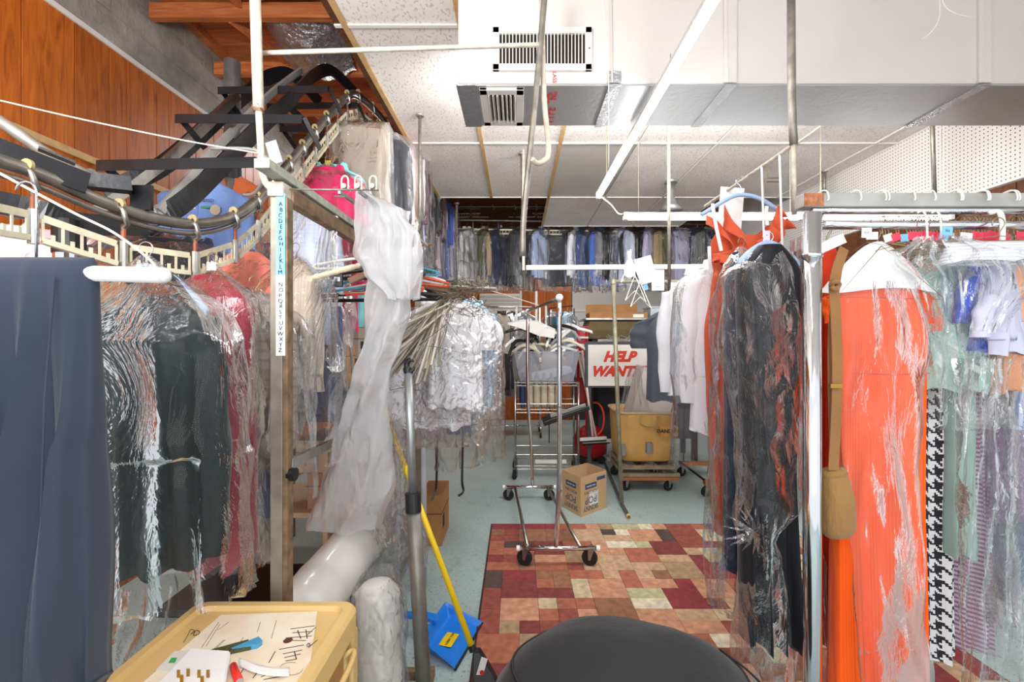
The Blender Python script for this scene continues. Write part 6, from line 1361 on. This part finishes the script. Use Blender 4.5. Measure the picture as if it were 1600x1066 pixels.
# red machine, squeegees
RED = mat('red_enamel', (176, 26, 34), .35, var=.05)
t = thing('hand_truck', 'red upright hand truck behind the help wanted sign', 'hand truck', tuple(P(910, 560, 5.5)))
for px in (903, 917): MB().tube([(P(px, 0, 5.5).x, 5.5, .1), (P(px, 0, 5.5).x, 5.5, P(0, 512, 5.5).z)], .02, 10).build('side_tube', RED, t)
MB().box((P(902, 0, 5.5).x, 5.5, P(0, 640, 5.5).z), (P(919, 0, 5.5).x, 5.52, P(0, 510, 5.5).z)).build('back_panel', RED, t); MB().box((P(899, 0, 5.5).x, 5.49, P(0, 590, 5.5).z), (P(912, 0, 5.5).x, 5.5, P(0, 553, 5.5).z)).build('beige_panel', BEIGE, t)
MB().box((P(902, 0, 5.5).x, 5.48, P(0, 529, 5.5).z), (P(919, 0, 5.5).x, 5.5, P(0, 526, 5.5).z)).build('white_stripe', WHITE, t)
t = thing('canister', 'red round canister machine low behind the wire trolley', 'machine', (P(925, 0, 5.6).x, 5.6, 0))
MB().lathe((P(922, 0, 5.6).x, 5.6, .06), [(.12, 0), (.2, .06), (.21, .2), (.17, .32), (.08, .38)], 24).build('tank', RED, t, smooth=True)
MB().tube([P(930+14*math.cos(a), 655+26*math.sin(a), 5.45) for a in [k*.35-1.8 for k in range(12)]], .012, 8).build('hose', mat('orange_hose', (220, 70, 30), .4), t, smooth=True)
for x in (-.12, .12): MB().lathe((P(922, 0, 5.6).x+x, 5.5, .05), [(.05, -.02), (.05, .02)], 14, 'Y').build('wheel', RUBBER, t)
for i, (p0, p1) in enumerate((((902, 545), (932, 690)), ((910, 548), (926, 686)))):
    Y = 5.1-.1*i; a = P(*p0, Y+.2); b = W0(*p1) if False else P(p1[0], p1[1], Y); b.z = max(b.z, .04)
    t = thing('floor_squeegee', 'white-handled floor squeegee leaning by the red hand truck, %s one' % ('front' if i else 'rear'), 'squeegee', tuple(b))
    MB().tube([b+Vector((0, 0, .03)), a], .013, 10).build('handle', mat('pinkish_white_handle', (226, 206, 196), .4), t, smooth=True); MB().bar(b+Vector((-.16, -.03, .0)), b+Vector((.16, .05, .0)), .03, .035).build('squeegee_head', WHITE, t, bevel=.004); MB().bar(b+Vector((-.16, -.03, -.02)), b+Vector((.16, .05, -.02)), .008, .03).build('rubber_blade', RUBBER, t)
# canvas laundry truck
t = thing('laundry_truck', 'yellowed canvas laundry truck on a wooden caster base', 'laundry cart', (P(1010, 0, 4.6).x, 4.85, 0))
CAN = mat('yellowed_canvas', (214, 168, 98), .8, var=.16, vs=5, bs=.4, bscale=12)
yb0, yb1 = 4.5, 5.1; xl, xr = P(966, 0, 4.55).x, P(1057, 0, 4.55).x; zt3, zb3 = P(0, 645, 4.55).z, P(0, 722, 4.55).z
cx, cy = (xl+xr)/2, (yb0+yb1)/2; hx, hy = (xr-xl)/2, (yb1-yb0)/2
def rr2(sx_, sy_, z, wob=0):
    out = []
    for j in range(48):
        a = 2*PI*j/48; c_, s_ = math.cos(a), math.sin(a); out.append((cx+hx*sx_*sgn(c_)*abs(c_)**.3, cy+hy*sy_*sgn(s_)*abs(s_)**.3+wob*nz(c_*2, s_*2, z*5), z+wob*.5*nz(c_*3, s_*2, 9)))
    return out
MB().loft([rr2(.80, .80, zb3), rr2(.9, .9, zb3+.02, .01), rr2(.94, .94, zb3+.15, .02), rr2(1, 1, zt3-.03, .02), rr2(1.02, 1.02, zt3, .01), rr2(.97, .97, zt3, .01), rr2(.9, .9, zb3+.1), rr2(.8, .8, zb3+.03)], True, True).build('canvas_body', CAN, t, smooth=True)
MB().tube([p for p in rr2(1.02, 1.02, zt3)], .012, 8, closed=True).build('top_rim', mat('canvas_edge', (190, 170, 136), .8), t, smooth=True)
MB().tube(catmull([(cx-.09, yb0-.02, zt3-.02), (cx-.09, yb0-.03, zt3-.09), (cx-.02, yb0-.03, zt3-.12), (cx+.06, yb0-.03, zt3-.11), (cx+.10, yb0-.02, zt3-.02)], 6), .009, 8).build('rope_handle', mat('rope', (176, 152, 110), .9), t, smooth=True)
for x, z in ((xl+.03, zb3+.13), (cx, zb3+.15), (xr-.03, zb3+.13)): MB().box((x-.028, yb0-.028, z-.05), (x+.028, yb0+.03, z+.06)).build('metal_corner', GREYP, t, bevel=.004)
MB().box((cx+.10, yb0-.026, zt3-.22), (cx+.28, yb0-.006, zt3-.12)).build('logo_patch', mat('logo_patch', (206, 150, 84), .8), t)
text('DANDUX', (cx+.18, yb0-.03, zt3-.17), (PI/2, 0, 0), .05, INK, t, off=.001)
WB = mat('grey_weathered_wood', (150, 134, 112), .8, var=.2, vs=12)
for z, e in ((zb3-.035, 0), (.17, .03)):
    for y in (yb0, yb1): MB().box((xl+.02-e, y-.025, z-.02), (xr-.02+e, y+.025, z+.012)).build('base_board', WB, t)
    for x in (xl+.06, cx, xr-.06): MB().box((x-.03, yb0, z-.018), (x+.03, yb1, z+.008)).build('base_slat', WB, t)
for x in (xl+.03, xr-.03):
    for y in (yb0, yb1): MB().tube([(x, y, .15), (x, y, zb3)], .008, 6).build('rod', GREYP, t)
MB().box((xl, yb0-.03, .115), (xr, yb0+.02, .145)).build('orange_board', mat('orange_brown_wood', (170, 108, 60), .7), t)
for x in (xl+.08, xr-.08):
    for y in (yb0+.03, yb1-.05): caster(t, (x, y, 0), .048, .3)
t = thing('cardboard_carton', 'white-grey carton leaning open in the canvas laundry truck', 'box', tuple(P(1000, 600, 4.7)))
WC = mat('greyish_white_card', (206, 198, 192), .8, var=.04)
M = Matrix.Translation((cx-.0, 4.8, zt3-.15)) @ Matrix.Rotation(.28, 4, 'Y')
MB().box((-.17, -.15, 0), (.22, .15, .58), M=M).build('carton', WC, t, bevel=.004)
M2 = M @ Matrix.Translation((-.17, 0, .58)) @ Matrix.Rotation(.9, 4, 'Y'); MB().box((0, -.15, 0), (.3, .15, .004), M=M2).build('flap', WC, t)
M3 = M @ Matrix.Translation((.10, -.152, .50)); MB().box((-.12, -.0015, -.003), (.12, 0, .003), M=M3).build('dark_slot', INK, t); 
for k in range(5): MB().box((.0, -.153, .52+.01*k), (.10, -.1515, .524+.01*k), M=M).build('print_line', mat('grey_print', (150, 150, 160)), t)
o = curtain('film_bag', 'clear film sagging around the grey carton in the laundry truck', [(575, 985, 1000, 4.5), (600, 976, 1004, 4.5), (640, 968, 1015, 4.5)], FILM, seed=31, dep=.03)
# right-back base with casters
t = thing('dolly', 'low wooden dolly with wire braces and casters behind the rust dress', 'dolly', (P(1085, 0, 4.6).x, 4.6, 0))
x0, x1 = P(1062, 0, 4.9).x, P(1180, 0, 4.3).x
for y, xa in ((4.35, P(1100, 0, 4.35).x), (5.0, P(1062, 0, 5).x)):
    MB().box((xa, y-.03, .12), (x1+.2, y+.03, .16)).build('board', mat('orange_brown_wood', (170, 108, 60)), t)
    for x in (xa+.03, x1+.1): caster(t, (x, y, 0), .05, .2)
MB().tube([(P(1062, 0, 5).x, 5, .16), (P(1100, 0, 4.35).x, 4.35, .16)], .012, 8).build('brace', BLKPAINT, t); MB().tube([(P(1068, 0, 5).x, 5, .14), (P(1069, 0, 5).x, 5, .75)], .009, 8).build('wire_post', BLKPAINT, t); MB().tube([(P(1110, 0, 4.35).x, 4.35, .14), (P(1108, 0, 4.35).x, 4.35, .8)], .009, 8).build('wire_post', BLKPAINT, t)
# ---------------------------------------------------------------- shelf table with cartons at left middle
TW = mat('table_board', (206, 178, 140), .7)
t = thing('work_table', 'wooden shelf table stacked with cartons behind the alphabet post', 'table', (-1.15, 3.0, 0))
tx0, tx1 = P(380, 0, 2.9).x, P(552, 0, 2.9).x; tz = P(0, 650, 2.9).z; lz = P(0, 800, 2.9).z
MB().box((tx0, 2.9, tz-.04), (tx1, 3.5, tz)).build('table_top', mat('dark_blue_edge', (56, 64, 84), .7), t); MB().box((tx0, 2.88, lz-.03), (tx1, 3.5, lz)).build('lower_shelf', TW, t)
for x in (tx0+.03, tx1-.03):
    for y in (2.93, 3.46): MB().box((x-.02, y-.02, 0), (x+.02, y+.02, tz-.04)).build('leg', OLDM, t)
def carton(label, px0, px1, py0, py1, Y, dp, z0, rz=0, green=False, m=None, writing=None):
    a, b = P(px0, py1, Y), P(px1, py0, Y); w_ = b.x-a.x; h_ = b.z-a.z
    t = thing('carton', label, 'box', (a.x+w_/2, Y+dp/2, z0)); m = m or CARD
    MB().box((a.x, Y, z0), (b.x, Y+dp, z0+h_)).build('box_body', m, t, bevel=.002)
    MB().box((a.x-.002, Y-.002, z0+h_*.62), (b.x+.002, Y+dp, z0+h_*.645)).build('lid_seam', mat('carton_shadow_gap', (112, 78, 48), .9), t)
    if writing: text(writing, (a.x+w_*.55, Y-.002, z0+h_*.45), (PI/2, 0, 0), .035, INK, t)
    if green: MB().box((b.x, Y+.02, z0+.02), (b.x+.002, Y+dp-.02, z0+h_*.6)).build('green_panel', mat('dark_green_print', (40, 72, 56), .7), t)
    else: MB().box((b.x, Y+.05, z0+h_*.3), (b.x+.002, Y+.12, z0+h_*.55)).build('printed_mark', INK, t)
    return h_
h1 = carton('large brown hanger carton lowest on the work table', 458, 525, 588, 646, 2.95, .4, tz, writing='Hangers', green=True)
h2 = carton('carton with grey print stacked on the large hanger carton', 470, 525, 540, 588, 3.0, .35, tz+h1)
carton('small carton topmost of the stack on the work table', 490, 522, 515, 541, 3.1, .3, tz+h1+h2)
o = MB().box((tx1-.02, 3.0, tz), (tx1+.0, 3.3, tz+.02)).build('folded_denim', DENIMD); tag(o, 'dark folded denim at the table edge', 'cloth')
carton('torn white-fronted carton under the table top', 462, 530, 692, 742, 2.93, .4, (lz+.0)+.24, m=mat('pinkish_card', (206, 178, 156), .85))
carton('brown carton on the lower shelf', 480, 535, 742, 798, 2.95, .4, lz, m=mat('pinkish_brown_card', (186, 144, 112), .85))
def lump(u, v):
    x = tx0+.55+(tx1-tx0-.5)*u; y = 2.78+.35*v; e = min(1, 6*u*(1-u))*min(1, 6*v*(1-v)); return (x, y, tz-.16+.11*e*(1+.6*nz(u*5, v*5, 3))+.03*nz(u*11, v*9))
o = MB().sheet(lump, 36, 24).build('folded_laundry', WHITEF, None, True, solid=.006); tag(o, 'rumpled white laundry lying under the table top', 'laundry')
t = thing('laundry_shelf', 'narrow shelf holding the rumpled white laundry', 'shelf', (tx0+.6, 2.9, tz-.17)); MB().box((tx0+.5, 2.76, tz-.2), (tx1+.06, 3.15, tz-.17)).build('board', TW, t)
for x in (tx0+.55, tx1): MB().box((x, 2.8, 0), (x+.03, 2.83, tz-.2)).build('leg', TW, t)
t = thing('post', 'short grey pipe post beside the topmost carton', 'post', (P(533, 0, 3.6).x, 3.6, 0)); MB().tube([(P(533, 0, 3.6).x, 3.6, 0), (P(533, 0, 3.6).x, 3.6, P(0, 500, 3.6).z)], .04, 14).build('pole', DULL, t, smooth=True)
carton('pale carton behind the pipe post on the table', 535, 560, 512, 560, 3.65, .3, P(0, 560, 3.65).z, m=mat('pale_card', (206, 190, 176), .8))
t = thing('back_shelf', 'grey shelf unit behind the pipe post', 'shelf', (P(555, 0, 3.8).x, 3.8, 0))
for z in (P(0, 560, 3.65).z-.02, .5): MB().box((P(515, 0, 3.6).x, 3.62, z-.02), (P(640, 0, 3.6).x, 4.1, z)).build('shelf_board', DULL, t)
for px in (518, 636): MB().box((P(px, 0, 3.6).x, 3.64, 0), (P(px, 0, 3.6).x+.03, 3.67, P(0, 500, 3.6).z)).build('upright', DULL, t)
carton('brown box on the floor under the white bundle, behind the poles', 655, 690, 680, 760, 3.3, .35, .0, m=CARDD)
# ---------------------------------------------------------------- black mound in the foreground
t = thing('black_cover', 'black fabric cover mounded over something round at the bottom centre', 'fabric cover', (P(985, 0, 1.15).x, 1.15, 0))
BK = fabric('black_nylon', (38, 38, 40), .75, wr=4); rings = []
cx_, cy_, = P(985, 0, 1.15).x, 1.15
prof = [(.02, .762), (.08, .758), (.16, .74), (.24, .705), (.30, .655), (.35, .59), (.375, .5), (.39, .35), (.4, .15), (.41, .002)]
for r_, z in prof:
    rings.append([(cx_+r_*math.cos(a)*(1+.05*nz(math.cos(a), math.sin(a), z*3)), cy_+r_*.62*math.sin(a), z+.012*nz(math.cos(a)*r_*6, math.sin(a)*r_*6, 2)-.03*math.cos(a)*r_/.4) for a in [j*2*PI/64 for j in range(64)]])
MB().loft(rings, True, False).build('cover', BK, t, smooth=True)
MB().tube([(cx_+.2+.13*math.cos(a), cy_-.06+.16*math.sin(a), .732-.055*(math.cos(a)*.9+1)*.9) for a in [k*.12-1.2 for k in range(20)]], .003, 6).build('seam', BLACK, t, smooth=True)
MB().tube([(x[0], x[1], x[2]+.001) for x in rings[4]], .004, 6, closed=True).build('piping', BLACK, t, smooth=True)
